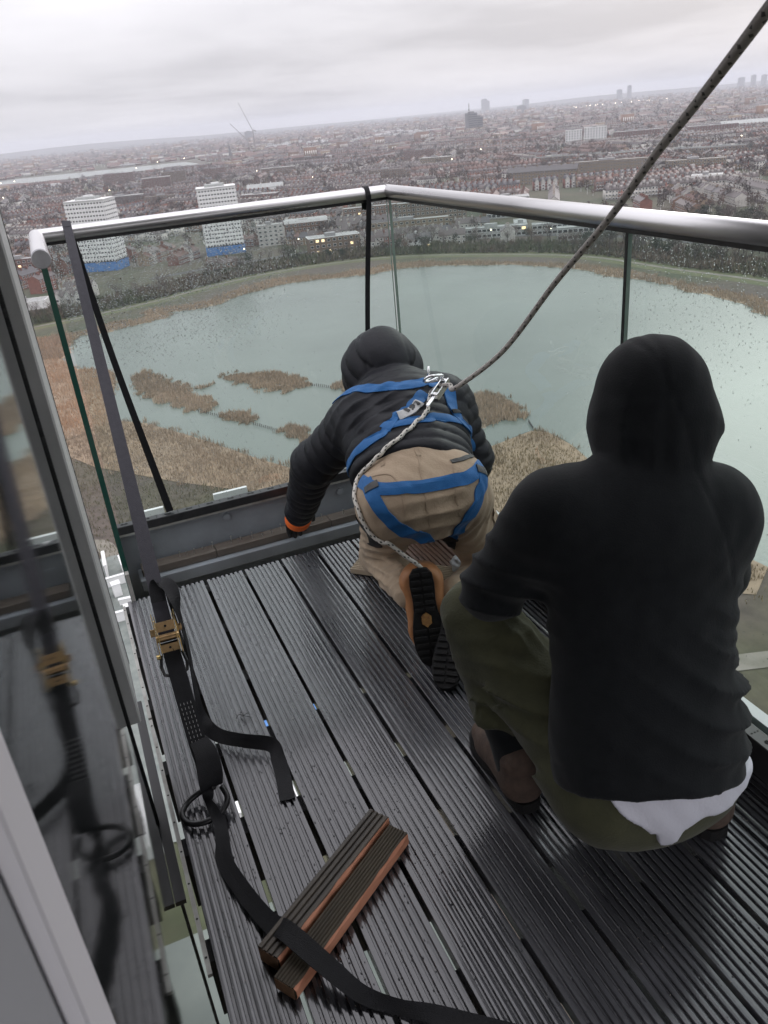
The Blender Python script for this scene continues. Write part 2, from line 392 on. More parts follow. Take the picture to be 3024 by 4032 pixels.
for i, p in enumerate(farb):
    d = np.array(p)-ctr; d /= np.linalg.norm(d); inb.append(tuple(np.array(p)-d*(1.5+2*math.sin(i*1.1)+1.5*math.sin(i*2.3))))
reeds('reed_bed', inb+outb[::-1], 2.2, (1.6, 2.7), .7, 'brown reed belt along the far shore of the reservoir', REED_A*1.05, REED_B)
isl = {
 'long reed island with a thin curved tail near the reed bed': [(20,324),(26,325),(30,319),(31,306),(37,293),(36,286),(38,280),(40,274),(42,267),(39,262),(34,263),(29,274),(22,287),(20,301)],
 'curved tail of bare reeds reaching out from the long island': [(36,291.5),(41,290),(44,291),(46,294),(46.6,293),(44.4,289.4),(41,288.2),(36,290)],
 'reed island with a pointed end in open water': [(50,299),(56,300),(59,293),(63,294),(68,291),(77,273),(74,264),(64,265),(60,270),(56,284)],
 'small reed clump on the picket line': [(39,252),(43,255),(47,254),(50,243),(47,239),(45,240)],
 'reed island beside the kneeling worker in a dark jacket': [(52,228),(58,231),(60,226),(59,207),(55,215)],
 'tiny reed clump at the end of the far picket line': [(80,259),(85,262),(88,261),(88,254),(84,249)],
 'broad reed island to the right of the blue harness': [(111,217),(119,222),(123,217),(123,205),(117,190),(114,195),(105,194),(101,199)]}
for lb, p in isl.items():
    reeds('reed_island', [tuple(q) for q in p], 7.0, (1.3, 2.5), .7, lb, REED_A*1.2, REED_B*1.1, group='reed islands', z=WZ, kind_litter=False)
# picket fences standing in the water
M['picket'] = mat('weathered_picket', (.09, .08, .07), .9)
def pickets(pts, lab):
    c = spline(pts, 24); r = empty('picket_fence', (*pts[0], WZ)); mb = MB(); acc = 0; me = None
    for i in range(1, len(c)):
        acc += np.linalg.norm(c[i]-c[i-1])
        if acc > .9:
            acc = 0; q = c[i]
            if me is None:
                me = MB().box(-.09, .09, -.09, .09, -.3, 1.0); me = np_mesh('picket', me.v, me.f, M['picket'])
            o = link('picket', me, r, (q[0]-pts[0][0], q[1]-pts[0][1], rnd.uniform(-.15, .15)), rnd.uniform(0, 1))
    tag(r, lab, 'fence')
pickets([(34,263),(40,252)], 'row of wooden pickets in water between the long island and small clump')
pickets([(47,239),(52,228)], 'row of wooden pickets in water below the small clump')
pickets([(74,268),(80,259)], 'row of wooden pickets in water between pointed island and tiny clump')
pickets([(118,190),(116,184)], 'row of wooden pickets joining broad island to the headland')

# ------------------------------------------------------------------ the balcony
XL, XR, YF = -.013, 1.31, 3.13         # glass planes: left return, right side, front
DECK_END = 2.735
deck = empty('deck'); tag(deck, 'wet black grooved timber balcony deck', 'deck', kind='structure')
PITCHB, BW, NR = .150, .1405, 8
def board_mesh(y0, y1, w=BW, nr=NR, d=.0075, th=.028, name='deck_board', m=None):
    p = w/nr; prof = [(-w/2, -th)]; g = min(.0030, p*.2)
    for i in range(nr):
        x = -w/2+i*p; x0 = x+(g if i else .0008); x1 = x+p-(g if i < nr-1 else .0008)
        if i: prof.append((x0-.0006, -d))
        prof += [(x0, -.0016), (x0+.0012, -.0003), ((x0+x1)/2, 0), (x1-.0012, -.0003), (x1, -.0016)]
        if i < nr-1: prof.append((x1+.0006, -d))
    prof.append((w/2, -th)); prof = prof[::-1]
    q = []
    for c in prof:
        if not q or (abs(c[0]-q[-1][0])+abs(c[1]-q[-1][1])) > 1e-5: q.append(c)
    n = len(q); V = [(x, y0, z) for x, z in q]+[(x, y1, z) for x, z in q]
    F = [(i, (i+1) % n, (i+1) % n+n, i+n) for i in range(n)] + [tuple(range(n))[::-1], tuple(range(n, 2*n))]
    return np_mesh(name, V, F, m or M['deck'])
M['deck_red'] = mat('reddish_deck', (.16, .085, .055), .5, var=(.10, .055, .04), vscale=14, bump=.001, bscale=90, stretch=(1, .12, 1))
bm_full = [board_mesh(.46, DECK_END+j) for j in (-.004, .003, 0)]
splits = {0: 1.98, 4: 2.02}
nb = 9
for i in range(nb):
    x = -.04+.0715+i*PITCHB
    dz = rnd.uniform(-.0015, .0015); rz_ = rnd.uniform(-.0007, .0007)
    if i in splits:
        s_ = splits[i]
        link('deck_board', board_mesh(.46, s_-.001), deck, (x, 0, dz), rz_); link('deck_board', board_mesh(s_+.001, DECK_END), deck, (x, 0, dz-.0015), rz_)
    elif i in (7, 8):
        link('deck_board', board_mesh(.46, 2.28), deck, (x, 0, dz), rz_); link('deck_board', board_mesh(2.283, DECK_END, m=M['deck_red']), deck, (x, 0, dz), rz_)
    else:
        link('deck_board', bm_full[i % 3], deck, (x, 0, dz), rz_)
jm = np_mesh('joist', *(lambda b: (b.v, b.f))(MB().box(-.05, XR-.01, -.028, .028, -.21, -.0295)), M['joist'])
y = .62
while y < 2.75:
    link('joist', jm, deck, (0, y, 0)); y += .30 if rnd.random() < .7 else .36
# grit and water beads on the wet boards
n = 2600; bx_ = rng.uniform(-.02, 1.26, n); by_ = .5+2.2*rng.uniform(0, 1, n)**.8; r0 = rng.uniform(.0008, .0022, n); k = 6; a = np.arange(k)*2*math.pi/k
keep = np.abs(((bx_+.04) % PITCHB)-.0715) < .066; bx_, by_, r0 = bx_[keep], by_[keep], r0[keep]; n = len(bx_)
T = np.concatenate([np.stack([np.cos(a), 1.5*np.sin(a), -.1+0*a], 1), np.stack([.55*np.cos(a), .8*np.sin(a), .35+0*a], 1), [[0, 0, .45]]]); F = [(i, (i+1) % k, k+(i+1) % k, k+i) for i in range(k)]
F3 = np.array([t for q in F for t in ((q[0], q[1], q[2]), (q[0], q[2], q[3]))]+[(k+i, k+(i+1) % k, 2*k) for i in range(k)])
Pm = T[None]*r0[:, None, None]+np.stack([bx_, by_, 0*bx_+.0004], 1)[:, None]
M['bead'] = mat('water_bead', (.05, .05, .055), .06, spec=.6)
o = link('water_beads', np_mesh('water_beads', Pm.reshape(-1, 3), (F3[None]+np.arange(n)[:, None, None]*len(T)).reshape(-1, 3), M['bead'], smooth=True), deck); tag(o, kind='stuff')
n = 420; P = np.stack([rng.uniform(-.02, 1.25, n), .5+2.2*rng.uniform(0, 1, n), np.full(n, .001)], 1); a = rng.uniform(0, 6.3, n); s_ = rng.uniform(.001, .0035, n)
V = np.stack([P+np.stack([np.cos(a)*s_, np.sin(a)*s_, 0*a], 1), P+np.stack([np.cos(a+2)*s_*.5, np.sin(a+2)*s_*.5, s_*.3], 1), P+np.stack([np.cos(a+3.6)*s_*.8, np.sin(a+3.6)*s_*.8, s_*.1], 1), P+np.stack([0*a, 0*a, s_*.7], 1)], 1).reshape(-1, 3)
F = (np.array([(0, 1, 3), (1, 2, 3), (2, 0, 3), (0, 2, 1)])[None]+4*np.arange(n)[:, None, None]).reshape(-1, 3)
o = link('grit', np_mesh('grit', V, F, mat('pale_grit', (.16, .14, .12), .9)), deck); tag(o, kind='stuff')
# front edge: beam, clamp channel, batten
fb = empty('edge_beam', (0, 3.1, -.2))
MB().box(-.005, XR+.02, .002, .012, -.05, .312).build('web', M['steel_grey'], fb)
MB().box(-.005, XR+.02, -.022, .002, .300, .3115).build('top_flange', M['galv'], fb)
MB().box(-.005, XR+.02, -.11, .002, -.05, -.04).build('bottom_flange', M['steel_grey'], fb)
MB().box(-.02, -.006, -.37, .012, -.05, .3115).build('end_plate', M['galv'], fb)
for bx_, bz in ((.10, .22), (.11, .09), (.435, .265), (.62, .10), (.95, .25)):
    b = MB(); n = 10
    b.tube([(bx_, .002, bz), (bx_, -.008, bz)], .016, 8); b.build('bolt', M['steel_grey'], fb)
tag(fb, 'grey painted steel channel beam along the far edge of the deck', 'beam')

bal = empty('balustrade', (0, 0, 0)); tag(bal, 'glass balustrade with stainless steel rail around the balcony corner', 'balustrade')
def clamp(name, length, along_y, lab, loc, rz):
    r = empty(name, loc, rz, bal); b = MB().bbox(0, length, -.020, .020, -.002, .034, .002); b.build('channel_body', M['black_chan'], r)
    k = .03; hm = MB()
    n = 10
    ring = lambda cx, cy, rr: [(cx+rr*math.cos(2*math.pi*i/n), cy+rr*math.sin(2*math.pi*i/n), .0346) for i in range(n)]
    while k < length-.03:
        for dx_ in (-.008, .008): hm.add(ring(k+dx_, 0, .0066), [tuple(range(n))])
        hm.box(k-.006, k+.006, -.003, .003, .0342, .0345)
        for dy_ in (-.009, 0, .009): hm.add(ring(k+.042, dy_, .0024), [tuple(range(n))])
        k += .088
    o = hm.build('clamp_holes', M['hole'], r); tag(o, kind='stuff')
    tag(r, lab); return r
c1 = clamp('glass_clamp_channel', XR+.0, False, 'black perforated glass clamp channel along the far grey beam', (-.005, 3.095, .112), 0)
MB().tube([(.09, -.002, .0345), (.09, -.002, .041)], .011, 12).build('plug', M['white_dot'], c1)
c2 = clamp('glass_clamp_channel', 2.55, True, 'black perforated glass clamp channel beside the crouching worker in black hoodie', (XR-.035, 3.06, .110), -math.pi/2)
tr = MB().box(XR+.022, XR+.055, .47, 3.12, .02, .125).build('side_trim', M['white_trim']); tag(tr, 'pale metal trim outside the side glass clamp channel', 'trim')
sb = MB().box(XR-.012, XR+.018, .47, 3.10, -.25, .106).build('side_beam', M['black_chan']); tag(sb, 'dark steel beam under the side glass clamp', 'beam')

bt = empty('timber_batten', (0, 3.03, -.062))
for x0, x1 in ((.045, .352), (.354, .86), (.862, 1.27)):
    b = MB().bbox(x0, x1, -.028, .036, 0, .032+rnd.uniform(-.001, .001), .002); b.build('timber', M['timber'], bt)
for k, (x, h, tl) in enumerate([(.205, .022, .1), (.235, .014, 0), (.262, .024, .2), (.30, .012, .3), (.345, .026, .05), (.425, .030, .1), (.47, .016, -.2), (.515, .028, .05), (.56, .006, 0), (.60, .010, .1), (.645, .028, 0), (.73, .024, -.1), (.78, .026, .1), (.83, .03, 0), (.93, .022, .1)]):
    y_ = rnd.uniform(-.008, .012)
    b = MB(); b.tube([(x, y_, .02), (x+tl*h, y_, .032+h)], .0018, 6); b.tube([(x+tl*h, y_, .032+h), (x+tl*h, y_, .0345+h)], [.0042, .0036], 8)
    b.build('screw', M['screw'], bt)
tag(bt, 'wet brown timber batten with screws sticking up', 'batten')
lb = MB().bbox(.03, XR-.02, 2.975, 3.085, -.114, -.0635, .003).build('inner_beam', M['steel_grey']); tag(lb, 'grey steel joist under the timber batten with screws', 'beam')

# glass panels
def pane(name, x0, x1, y0, y1, z0, z1, lab, face_axis, mglass, medge):
    b = MB(); b.box(x0, x1, y0, y1, z0, z1)
    mi = [1, 1, 1, 1, 1, 1]
    for k, q in zip(((2, 4) if face_axis == 'y' else (5, 3)), (0, 2)): mi[k] = q
    me = np_mesh(name, b.v, b.f, [mglass, medge, M['glass_back']], mi=mi); o = link(name, me, bal); tag(o, lab); return o
RT = 1.245
p_front = pane('glass_panel', XL+.02, XR-.009, YF-.006, YF+.006, .105, RT, 'rain spotted glass balustrade panel under the rail facing the reservoir', 'y', M['glass'], M['glass_edge_l'])
p_ret = pane('glass_panel', XL-.009, XL+.009, 2.76, YF+.006, -.22, RT, 'narrow glass return panel seen edge on as a dark green line', 'x', M['glass'], M['glass_edge'])
p_s1 = pane('glass_panel', XR-.006, XR+.006, 1.652, YF-.010, .105, RT, 'glass balustrade panel on the long side next to the rail corner', 'x', M['glass_side'], M['glass_edge_l'])
p_s2 = pane('glass_panel', XR-.006, XR+.006, .50, 1.640, .105, RT, 'rain spotted glass balustrade panel beside the worker in the black hoodie', 'x', M['glass_side'], M['glass_edge_l'])
b = MB().box(XR-.006, XR+.006, 1.6415, 1.6505, .105, RT); o = b.build('glass_joint', M['gasket'], bal)

# rain drops: real domes of water on the glass
def drops(parent, n, dens, axis, plane, u0, u1, v0, v1, rr, seed):
    r = np.random.default_rng(seed); U = r.uniform(u0, u1, n*6); V_ = r.uniform(v0, v1, n*6)
    keep = r.uniform(0, 1, len(U)) < dens(U, V_); U, V_ = U[keep][:n], V_[keep][:n]; n = len(U)
    R_ = rr[0]+(rr[1]-rr[0])*r.uniform(0, 1, n)**2.2
    k = 7; a = np.arange(k)*2*math.pi/k
    el = r.uniform(1.0, 1.5, n)
    ring1 = np.stack([np.cos(a), np.sin(a), np.zeros(k)], 1); ring2 = np.stack([.62*np.cos(a+.3), .62*np.sin(a+.3), np.full(k, .42)], 1); top = np.array([[0, 0, .58]])
    T = np.concatenate([ring1, ring2, top]); m = len(T)
    F = [(i, (i+1) % k, k+i) for i in range(k)]+[((i+1) % k, k+(i+1) % k, k+i) for i in range(k)]+[(k+i, k+(i+1) % k, 2*k) for i in range(k)]+[(0, k-1-i, k-2-i) for i in range(k-2)]
    F = np.array(F); X = T[None]*R_[:, None, None]; X[:, :, 1] *= el[:, None]
    P = np.empty((n, m, 3)); s = -1
    if axis == 'y': P[:, :, 0] = U[:, None]-X[:, :, 0]; P[:, :, 2] = V_[:, None]+X[:, :, 1]; P[:, :, 1] = plane+X[:, :, 2]
    else: P[:, :, 1] = U[:, None]+X[:, :, 0]; P[:, :, 2] = V_[:, None]+X[:, :, 1]; P[:, :, 0] = plane+X[:, :, 2]
    FF = (F[None]+np.arange(n)[:, None, None]*m).reshape(-1, 3)
    o = link('rain_drops', np_mesh('rain_drops', P.reshape(-1, 3), FF, M['drop'], smooth=True), parent); tag(o, kind='stuff')
def dfront(u, v):
    f = fbm(np.c_[u*30, v*30], .35, 5)
    base = np.clip((v-.74)/.25, 0, 1)*np.clip((.95-u)/.3, 0.04, 1)+.045*np.clip((1.0-u)/.5, 0, 1)
    return np.clip(base*(.75+.5*f), 0, 1)
drops(p_front, 15000, dfront, 'y', YF+.0062, XL+.03, XR-.02, .14, 1.235, (.0007, .0021), 1)
def dside(u, v):
    f = fbm(np.c_[u*25, v*25], .35, 9)
    return np.clip((np.clip((v-.86)/.25, 0, 1)*np.clip((2.1-u)/.5, 0.05, 1)+.03)*(.7+.5*f), 0, 1)
drops(p_s1, 1800, dside, 'x', XR+.0062, 1.67, 3.08, .16, 1.235, (.0006, .0018), 2)
drops(p_s2, 3800, dside, 'x', XR+.0062, .55, 1.63, .16, 1.235, (.0006, .0018), 3)

# stainless handrail
RZ, RR = 1.262, .0245
hr = empty('handrail', (0, 0, RZ), 0, bal); tag(hr, 'stainless steel tube handrail turning the balcony corner')
b = MB(); b.tube([(XL+.005, YF, 0), (XR, YF, 0)], RR, 24, cap=False); o = b.build('rail_tube', M['steel'], hr, True)
b = MB(); b.tube([(XR, YF+.018, 0), (XR, .30, 0)], RR, 24); o = b.build('rail_tube', M['steel_y'], hr, True)
b = MB(); b.tube([(XL, YF+.004, 0), (XL, 2.49, 0)], RR+.0005, 24, cap=False); b.build('rail_return', M['steel_y'], hr, True)
b = MB(); b.tube([(XL, 2.494, 0), (XL, 2.480, 0), (XL, 2.476, 0)], [RR+.002, RR+.002, RR], 24); b.build('end_cap', M['cap'], hr)
b = MB().box(XL+.012, XR-.012, YF-.013, YF+.013, -.031, -.019); b.build('glass_slot', M['black_steel'], hr)
b = MB().box(XR-.013, XR+.013, .40, YF-.014, -.031, -.019); b.build('glass_slot', M['black_steel'], hr)
b = MB(); b.tube([(XR-.012, YF, 0), (XR-.008, YF, 0)], RR+.0008, 24); b.build('mitre_joint', M['black_steel'], hr)

# ------------------------------------------------------------------ the tower the balcony belongs to
GX = -.095
fw = empty('glass_facade', (GX, .45, 0)); tag(fw, 'dark wet glazed wall mirroring the deck beside the balcony', 'glass wall')
MB().box(-.03, 0, -.02, 1.205, -3.4, 3.4).build('window_pane', M['dark_glass'], fw)
b = MB(); b.box(-.03, .004, 1.206, 1.232, -3.4, 3.4); b.build('gasket', M['gasket'], fw)
MB().bbox(-.20, .030, 1.233, 1.56, .25, 3.4, .004).build('mullion', M['facade_grey'], fw)
MB().box(.0303, .0315, 1.50, 1.506, .25, 3.4).build('mullion_seam', M['gasket'], fw)
MB().box(-.12, -.031, -.05, 1.232, -3.4, 3.4).build('backing', M['dark_int'], fw)
MB().box(.001, .026, .95, 1.75, -.075, -.062).build('slot_dark_strip', M['black_steel'], fw)  # added strip, there only to darken the slot beside the deck
jb = empty('door_jamb', (-.088, .41, 0)); tag(jb, 'pale door jamb close by with its shaded inner face coloured grey', 'door frame')
MB().bbox(-.012, 0, -.062, 0, -.05, 2.35, .002).build('outer_face', M['jamb'], jb)
MB().box(-.40, -.0125, -.064, -.01, -.05, 2.35).build('inner_face', M['jamb_in'], jb)
tw = empty('tower_facade', (0, .3, 0)); tag(tw, 'tower frame with lintel, floor slabs and window bands around the balcony', 'building')
MB().box(-.5, 3, .0, .12, 2.36, 2.79).build('lintel', M['concrete'], tw)
MB().box(-.5, 3, -3.3, -.001, 2.5, 2.6).build('ceiling', M['white_trim'], tw)
MB().box(-.5, 3, -3.3, .14, -.12, -.03).build('floor', M['dark_int'], tw)
MB().box(-.25, 1.42, .1, 1.7, 2.80, 3.02).build('unseen_shade_slab', M['concrete'], tw)  # unseen slab added overhead, its depth set to darken the near deck
# storeys below, seen through the slot beside the deck
for k in range(9):
    z = -1.0-k*2.95
    MB().box(-.34, -.20, .3, 2.5, z-2.2, z-.02).build('lower_window', M['dark_glass'], tw)
    MB().box(-.36, -.13, .3, 2.5, z-2.93, z-2.23).build('slab_edge', M['concrete'] if k % 2 else M['green_trim'], tw)
    for q in range(7):
        MB().box(-.33, -.185, .34+q*.36, .38+q*.36, z-2.2, z-.02).build('window_mullion', M['galv'], tw)
# rail of perforated steel in the slot beside the deck
sr = empty('steel_angle', (-.052, 0, -.012)); tag(sr, 'thin perforated steel angle lying beside the deck edge', 'steel angle')
MB().box(-.006, .004, 2.03, 2.72, -.006, .004).build('angle', M['galv'], sr)
MB().box(-.006, .004, 1.15, 2.02, -.006, .004).build('angle', M['galv'], sr)
hb = MB()
for q in range(16):
    y = 1.19+q*.1
    if abs(y-2.025) > .02: hb.tube([(-.001, y, .0042), (-.001, y, .0046)], .0028, 8)
tag(hb.build('angle_holes', M['hole'], sr), kind='stuff')
# white capped screens of the balcony below
lbx = empty('lower_balcony', (0, 3.25, -3.0)); tag(lbx, 'white edged screens of the balcony one floor below', 'balcony')
for (x0, x1) in ((.075, .225), (.47, .64), (1.0, 1.3)):
    MB().box(x0, x1, .40, .42, 2.905, 2.935).build('screen_cap', M['white_trim'], lbx)
    MB().box(x0, x1, .405, .415, 1.9, 2.904).build('screen', M['dark_glass'], lbx)
MB().box(-.2, 1.5, -2.6, .45, -.25, -.02).build('slab', M['green_trim'], lbx)
# ------------------------------------------------------------------ the city beyond the water
M['brick'] = mat('far_wall', (.2, .1, .08), .85, attr=True, var=(.72, .70, .70), vscale=.35)
M['roofm'] = mat('far_roof', (.08, .07, .07), .42, attr=True, var=(.65, .62, .62), vscale=.5)
M['win'] = mat('far_window', (.03, .035, .04), .15)
M['winfr'] = mat('white_window_frame', (.80, .80, .78), .6)
M['whitewall'] = mat('white_panel', (.80, .80, .79), .6, var=(.68, .68, .67), vscale=.4)
M['bluewrap'] = mat('blue_sheeting', (.045, .16, .42), .6, var=(.08, .22, .50), vscale=.3)
M['lit'] = emit_mat('lit_window', (1.0, .72, .38), 1.3)
M['lamp'] = emit_mat('lamp_glow', (1.0, .86, .66), 9.0)
M['palefl'] = mat('pale_flat_roof', (.36, .37, .36), .7, var=(.25, .26, .25), vscale=.3)
M['slate'] = mat('slate_roof', (.085, .08, .085), .6, var=(.055, .052, .058), vscale=.6)
M['pvc'] = mat('tree_bark', (.055, .045, .040), .9)

BR = [(.230, .098, .072), (.180, .085, .066), (.27, .20, .135), (.235, .145, .100), (.56, .54, .50), (.15, .095, .082)]
RF = [(.085, .066, .062), (.135, .068, .050), (.060, .056, .062), (.105, .078, .070)]

def house_parts(w, d, h, rh, wc, rc, white_trim=True, gable_front=False):
    """one terraced house centred on the origin, front along -y; returns dict of MB"""
    wall = MB(); wall.box(-w/2, w/2, -d/2, d/2, 0, h, c=wc)
    wall.add([(-w/2, -d/2, h), (-w/2, d/2, h), (-w/2, 0, h+rh)], [(0, 2, 1)], 0, wc); wall.add([(w/2, -d/2, h), (w/2, d/2, h), (w/2, 0, h+rh)], [(0, 1, 2)], 0, wc)
    roof = MB(); e = .35; t = .25
    ye, ze = d/2+e, h-rh*e/(d/2); prof = [(-ye, ze), (0, h+rh), (ye, ze), (ye, ze+t), (0, h+rh+t), (-ye, ze+t)]; q_ = len(prof)
    roof.add([(-w/2-.02, y, z) for y, z in prof]+[(w/2+.02, y, z) for y, z in prof], [(i, (i+1) % q_, (i+1) % q_+q_, i+q_) for i in range(q_)]+[tuple(range(q_))[::-1], tuple(range(q_, 2*q_))], 0, rc)
    bay = MB()
    ch = MB(); ch.box(w/2-.55, w/2+.55, -1.1, 1.1, h+rh-1.2, h+rh+1.3, c=(wc[0]*.8, wc[1]*.8, wc[2]*.8))
    for q in (-.7, 0, .7): ch.box(w/2-.18, w/2+.18, q-.16, q+.16, h+rh+1.3, h+rh+1.75, c=(.22, .12, .08))
    win = MB()
    for s in (-1, 1):
        y = s*(d/2+.03)
        for fl in range(max(1, int(h//2.8))):
            for q in ((-.25, .25) if w < 8 else (-.3, 0, .3)):
                x = q*w; z = .9+fl*2.8
                win.box(x-.85, x+.85, min(y, y-s*.1), max(y, y-s*.1), z, z+1.6, 1, (.6, .6, .58))
                win.box(x-.62, x+.62, min(y+s*.03, y), max(y+s*.03, y), z+.2, z+1.4, 0, (.03, .033, .038))
    if gable_front:     # white gabled bay
        bw = w*.3
        V = [(-bw, -d/2-1.2, 0), (bw, -d/2-1.2, 0), (bw, -d/2-1.2, h+.4), (0, -d/2-1.2, h+rh*.85), (-bw, -d/2-1.2, h+.4), (-bw, 0, 0), (bw, 0, 0), (bw, 0, h+.4), (0, 0, h+rh*.85), (-bw, 0, h+.4)]
        wall.add(V, [(0, 1, 2, 3, 4), (1, 6, 7, 2), (5, 0, 4, 9)], 0, (.55, .54, .51)); W = [(x*1.12, y-.3, z+.15) for x, y, z in V]; bay.add([W[2], W[7], W[8], W[3], W[9], W[4]], [(0, 1, 2, 3), (4, 5, 3, 2)], 0, rc)
        for fl in range(2):
            z = .9+fl*2.8; win.box(-bw*.6, bw*.6, -d/2-1.26, -d/2-1.2, z, z+1.7, 1, (.55, .55, .54)); win.box(-bw*.45, bw*.45, -d/2-1.29, -d/2-1.26, z+.2, z+1.5, 0, (.03, .03, .035))
    return dict(wall=wall, roof=roof, chimney=ch, windows=win, bay=bay)

NAMES = ['red brick', 'dark brick', 'yellow stock brick', 'brown brick', 'cream rendered', 'soot dark brick']
kinds = []
for k in range(10):
    wi = [0, 1, 2, 3, 4, 5, 0, 1, 4, 2][k]
    gf = k in (6, 8, 9)
    kinds.append((house_parts(rnd.choice([5.6, 6.2, 6.8]), 9.0, rnd.choice([5.8, 6.4, 8.6]), rnd.choice([2.6, 3.2]), BR[wi], RF[k % 4], gable_front=gf), wi, gf))

# blocks of flats: one builder, every visible window band its own part
def block(name, lab, cat, loc, rz, w, d, h, wallm, roofm, floors, cols, sides='fr', ww=.55, wh=.5, lit=(), parapet=.5, group=None, pitched=0, colr=None, wins=True, base=None, trim=None):
    r = empty(name, (loc[0], loc[1], GZ), rz)
    c = colr or (1, 1, 1)
    b = MB().box(-w/2, w/2, -d/2, d/2, 0, h, c=c)
    if pitched:
        b.add([(-w/2, -d/2, h), (-w/2, d/2, h), (-w/2, 0, h+pitched)], [(0, 2, 1)], 0, c); b.add([(w/2, -d/2, h), (w/2, d/2, h), (w/2, 0, h+pitched)], [(0, 1, 2)], 0, c)
    b.build('wall', wallm, r, col=True)
    if pitched:
        q = MB()
        for s in (-1, 1):
            V = [(-w/2-.3, s*(d/2+.5), h-.3), (w/2+.3, s*(d/2+.5), h-.3), (w/2+.3, 0, h+pitched+.15), (-w/2-.3, 0, h+pitched+.15)]; V += [(x, y, z+.3) for x, y, z in V]
            F = [(4, 5, 6, 7), (0, 1, 5, 4), (1, 2, 6, 5), (3, 0, 4, 7)]; q.add(V, F if s < 0 else [f[::-1] for f in F], 0, (.085, .078, .078))
        rf = q.build('roof', roofm, r, col=True)
        for x in np.arange(-w/2+6, w/2-4, 13.0): MB().box(x-.7, x+.7, -.9, .9, h+pitched-.4, h+pitched+1.7, c=c).build('chimney', wallm, rf, col=True)
    else:
        q = MB().box(-w/2+.3, w/2-.3, -d/2+.3, d/2-.3, h+.01, h+.12, c=(.30, .31, .30)); rf = q.build('roof', roofm, r, col=True)
        pm = trim or wallm
        q = MB()
        for x0, x1, y0, y1 in ((-w/2-.1, w/2+.1, -d/2-.1, -d/2+.25), (-w/2-.1, w/2+.1, d/2-.25, d/2+.1), (-w/2-.1, -w/2+.25, -d/2+.26, d/2-.26), (w/2-.25, w/2+.1, -d/2+.26, d/2-.26)): q.box(x0, x1, y0, y1, h+.02, h+parapet, c=c)
        q.build('parapet', pm, r, col=True)
        q = MB().box(-w*.15, w*.05, -d*.2, d*.2, h+.13, h+2.4, c=(.30, .30, .30)); q.build('plant_room', roofm, rf, col=True)
    if base is not None: MB().box(-w/2-.25, w/2+.25, -d/2-.25, d/2+.25, .05, base[1]).build('base_wrap', base[0], r)
    if not wins: return tag(r, lab, cat, group)
    fh = h/floors; f0 = int(math.ceil((base[1] if base else 0)/fh))
    cache = {}
    def wmesh(sx, sz, lt):
        k_ = (round(sx, 2), round(sz, 2), lt)
        if k_ not in cache:
            b = MB(); b.box(-sx/2, sx/2, -.06, .02, -sz/2, sz/2, 0); b.box(-sx/2+.12, sx/2-.12, -.10, -.06, -sz/2+.12, sz/2-.12, 1)
            cache[k_] = np_mesh('window', b.v, b.f, [M['winfr'], M['lit'] if lt else M['win']], mi=b.m)
        return cache[k_]
    faces = {'f': (w, cols, lambda u: (u, -d/2, 0)), 'b': (w, cols, lambda u: (-u, d/2, math.pi)), 'r': (d, max(1, int(cols*d/w+.5)), lambda u: (w/2, u, math.pi/2)), 'l': (d, max(1, int(cols*d/w+.5)), lambda u: (-w/2, -u, -math.pi/2))}
    for s in sides:
        W_, nc, fn = faces[s]
        for fl in range(f0, floors):
            for k in range(nc):
                u = -W_/2+W_*(k+.5)/nc; x, y, a = fn(u)
                lt = (s, fl, k) in lit
                link('window', wmesh(W_/nc*ww, fh*wh, lt), r, (x, y, fl*fh+fh*.55), a)
    return tag(r, lab, cat, group)

# --- the two white slab towers: spandrel bands and ribbon windows per storey
def white_tower(loc, rz, w, d, h, floors, lab):
    r = empty('white_tower', (loc[0], loc[1], GZ), rz); fh = h/floors
    MB().box(-w/2+.35, w/2-.35, -d/2+.35, d/2-.35, 0, h-.6).build('core', M['win'], r)
    for fl in range(floors):
        z = fl*fh
        band = MB(); band.box(-w/2, w/2, -d/2, d/2, z+fh*.82, z+fh*1.46)
        if fl >= 2: band.build('spandrel', M['whitewall'], r)
    MB().box(-w/2, w/2, -d/2, d/2, h, h+1.0).build('parapet', M['whitewall'], r)
    MB().box(-w/2+.5, w/2-.5, -d/2+.5, d/2-.5, h+1.002, h+1.05).build('roof', M['palefl'], r)
    MB().box(-w*.28, w*.22, -d*.22, d*.25, h+1.06, h+3.0).build('plant_room', M['palefl'], r)
    MB().box(-w*.1, w*.1, -d*.1, d*.1, h+3.01, h+4.0).build('tank_room', M['whitewall'], r)
    pm = MB().box(-.42, .42, -.12, .30, .03, fh*.36-.03); pier = np_mesh('pier', pm.v, pm.f, M['whitewall'])
    wm_ = MB().box(-.85, .85, -.05, .12, .1, fh*.47); wmesh = np_mesh('window_frame', wm_.v, wm_.f, M['winfr'])
    for fl in range(2, floors):
        z = fl*fh+fh*.46
        for side, W_ in (('f', w), ('r', d)):
            n = 13 if side == 'f' else 7
            for k in range(n):
                u = -W_/2+W_*(k+.5)/n
                loc_, a = ((u, -d/2+.22, z), 0) if side == 'f' else ((w/2-.22, u, z), math.pi/2)
                link('pier', pier, r, loc_, a)
    mb = MB().box(-w/2-.2, w/2+.2, -d/2-.2, d/2+.2, .1, 2*fh+.6); mb.build('blue_wrap', M['bluewrap'], r)
    tag(r, lab, 'tower block'); return r
def rect(c0, c1, c2):
    c0, c1, c2 = map(np.array, (c0, c1, c2)); a = math.atan2(*(c1-c0)[::-1]); w = np.linalg.norm(c1-c0)
    return a, w
white_tower((38, 638), rad(-30.6), 30, 19, 47, 17, 'white slab tower with blue sheeting at its base, close to the rail end')
white_tower((127, 630), rad(-11), 28.5, 20, 46, 17, 'white slab tower with blue sheeting at its base, beside the crane masts')

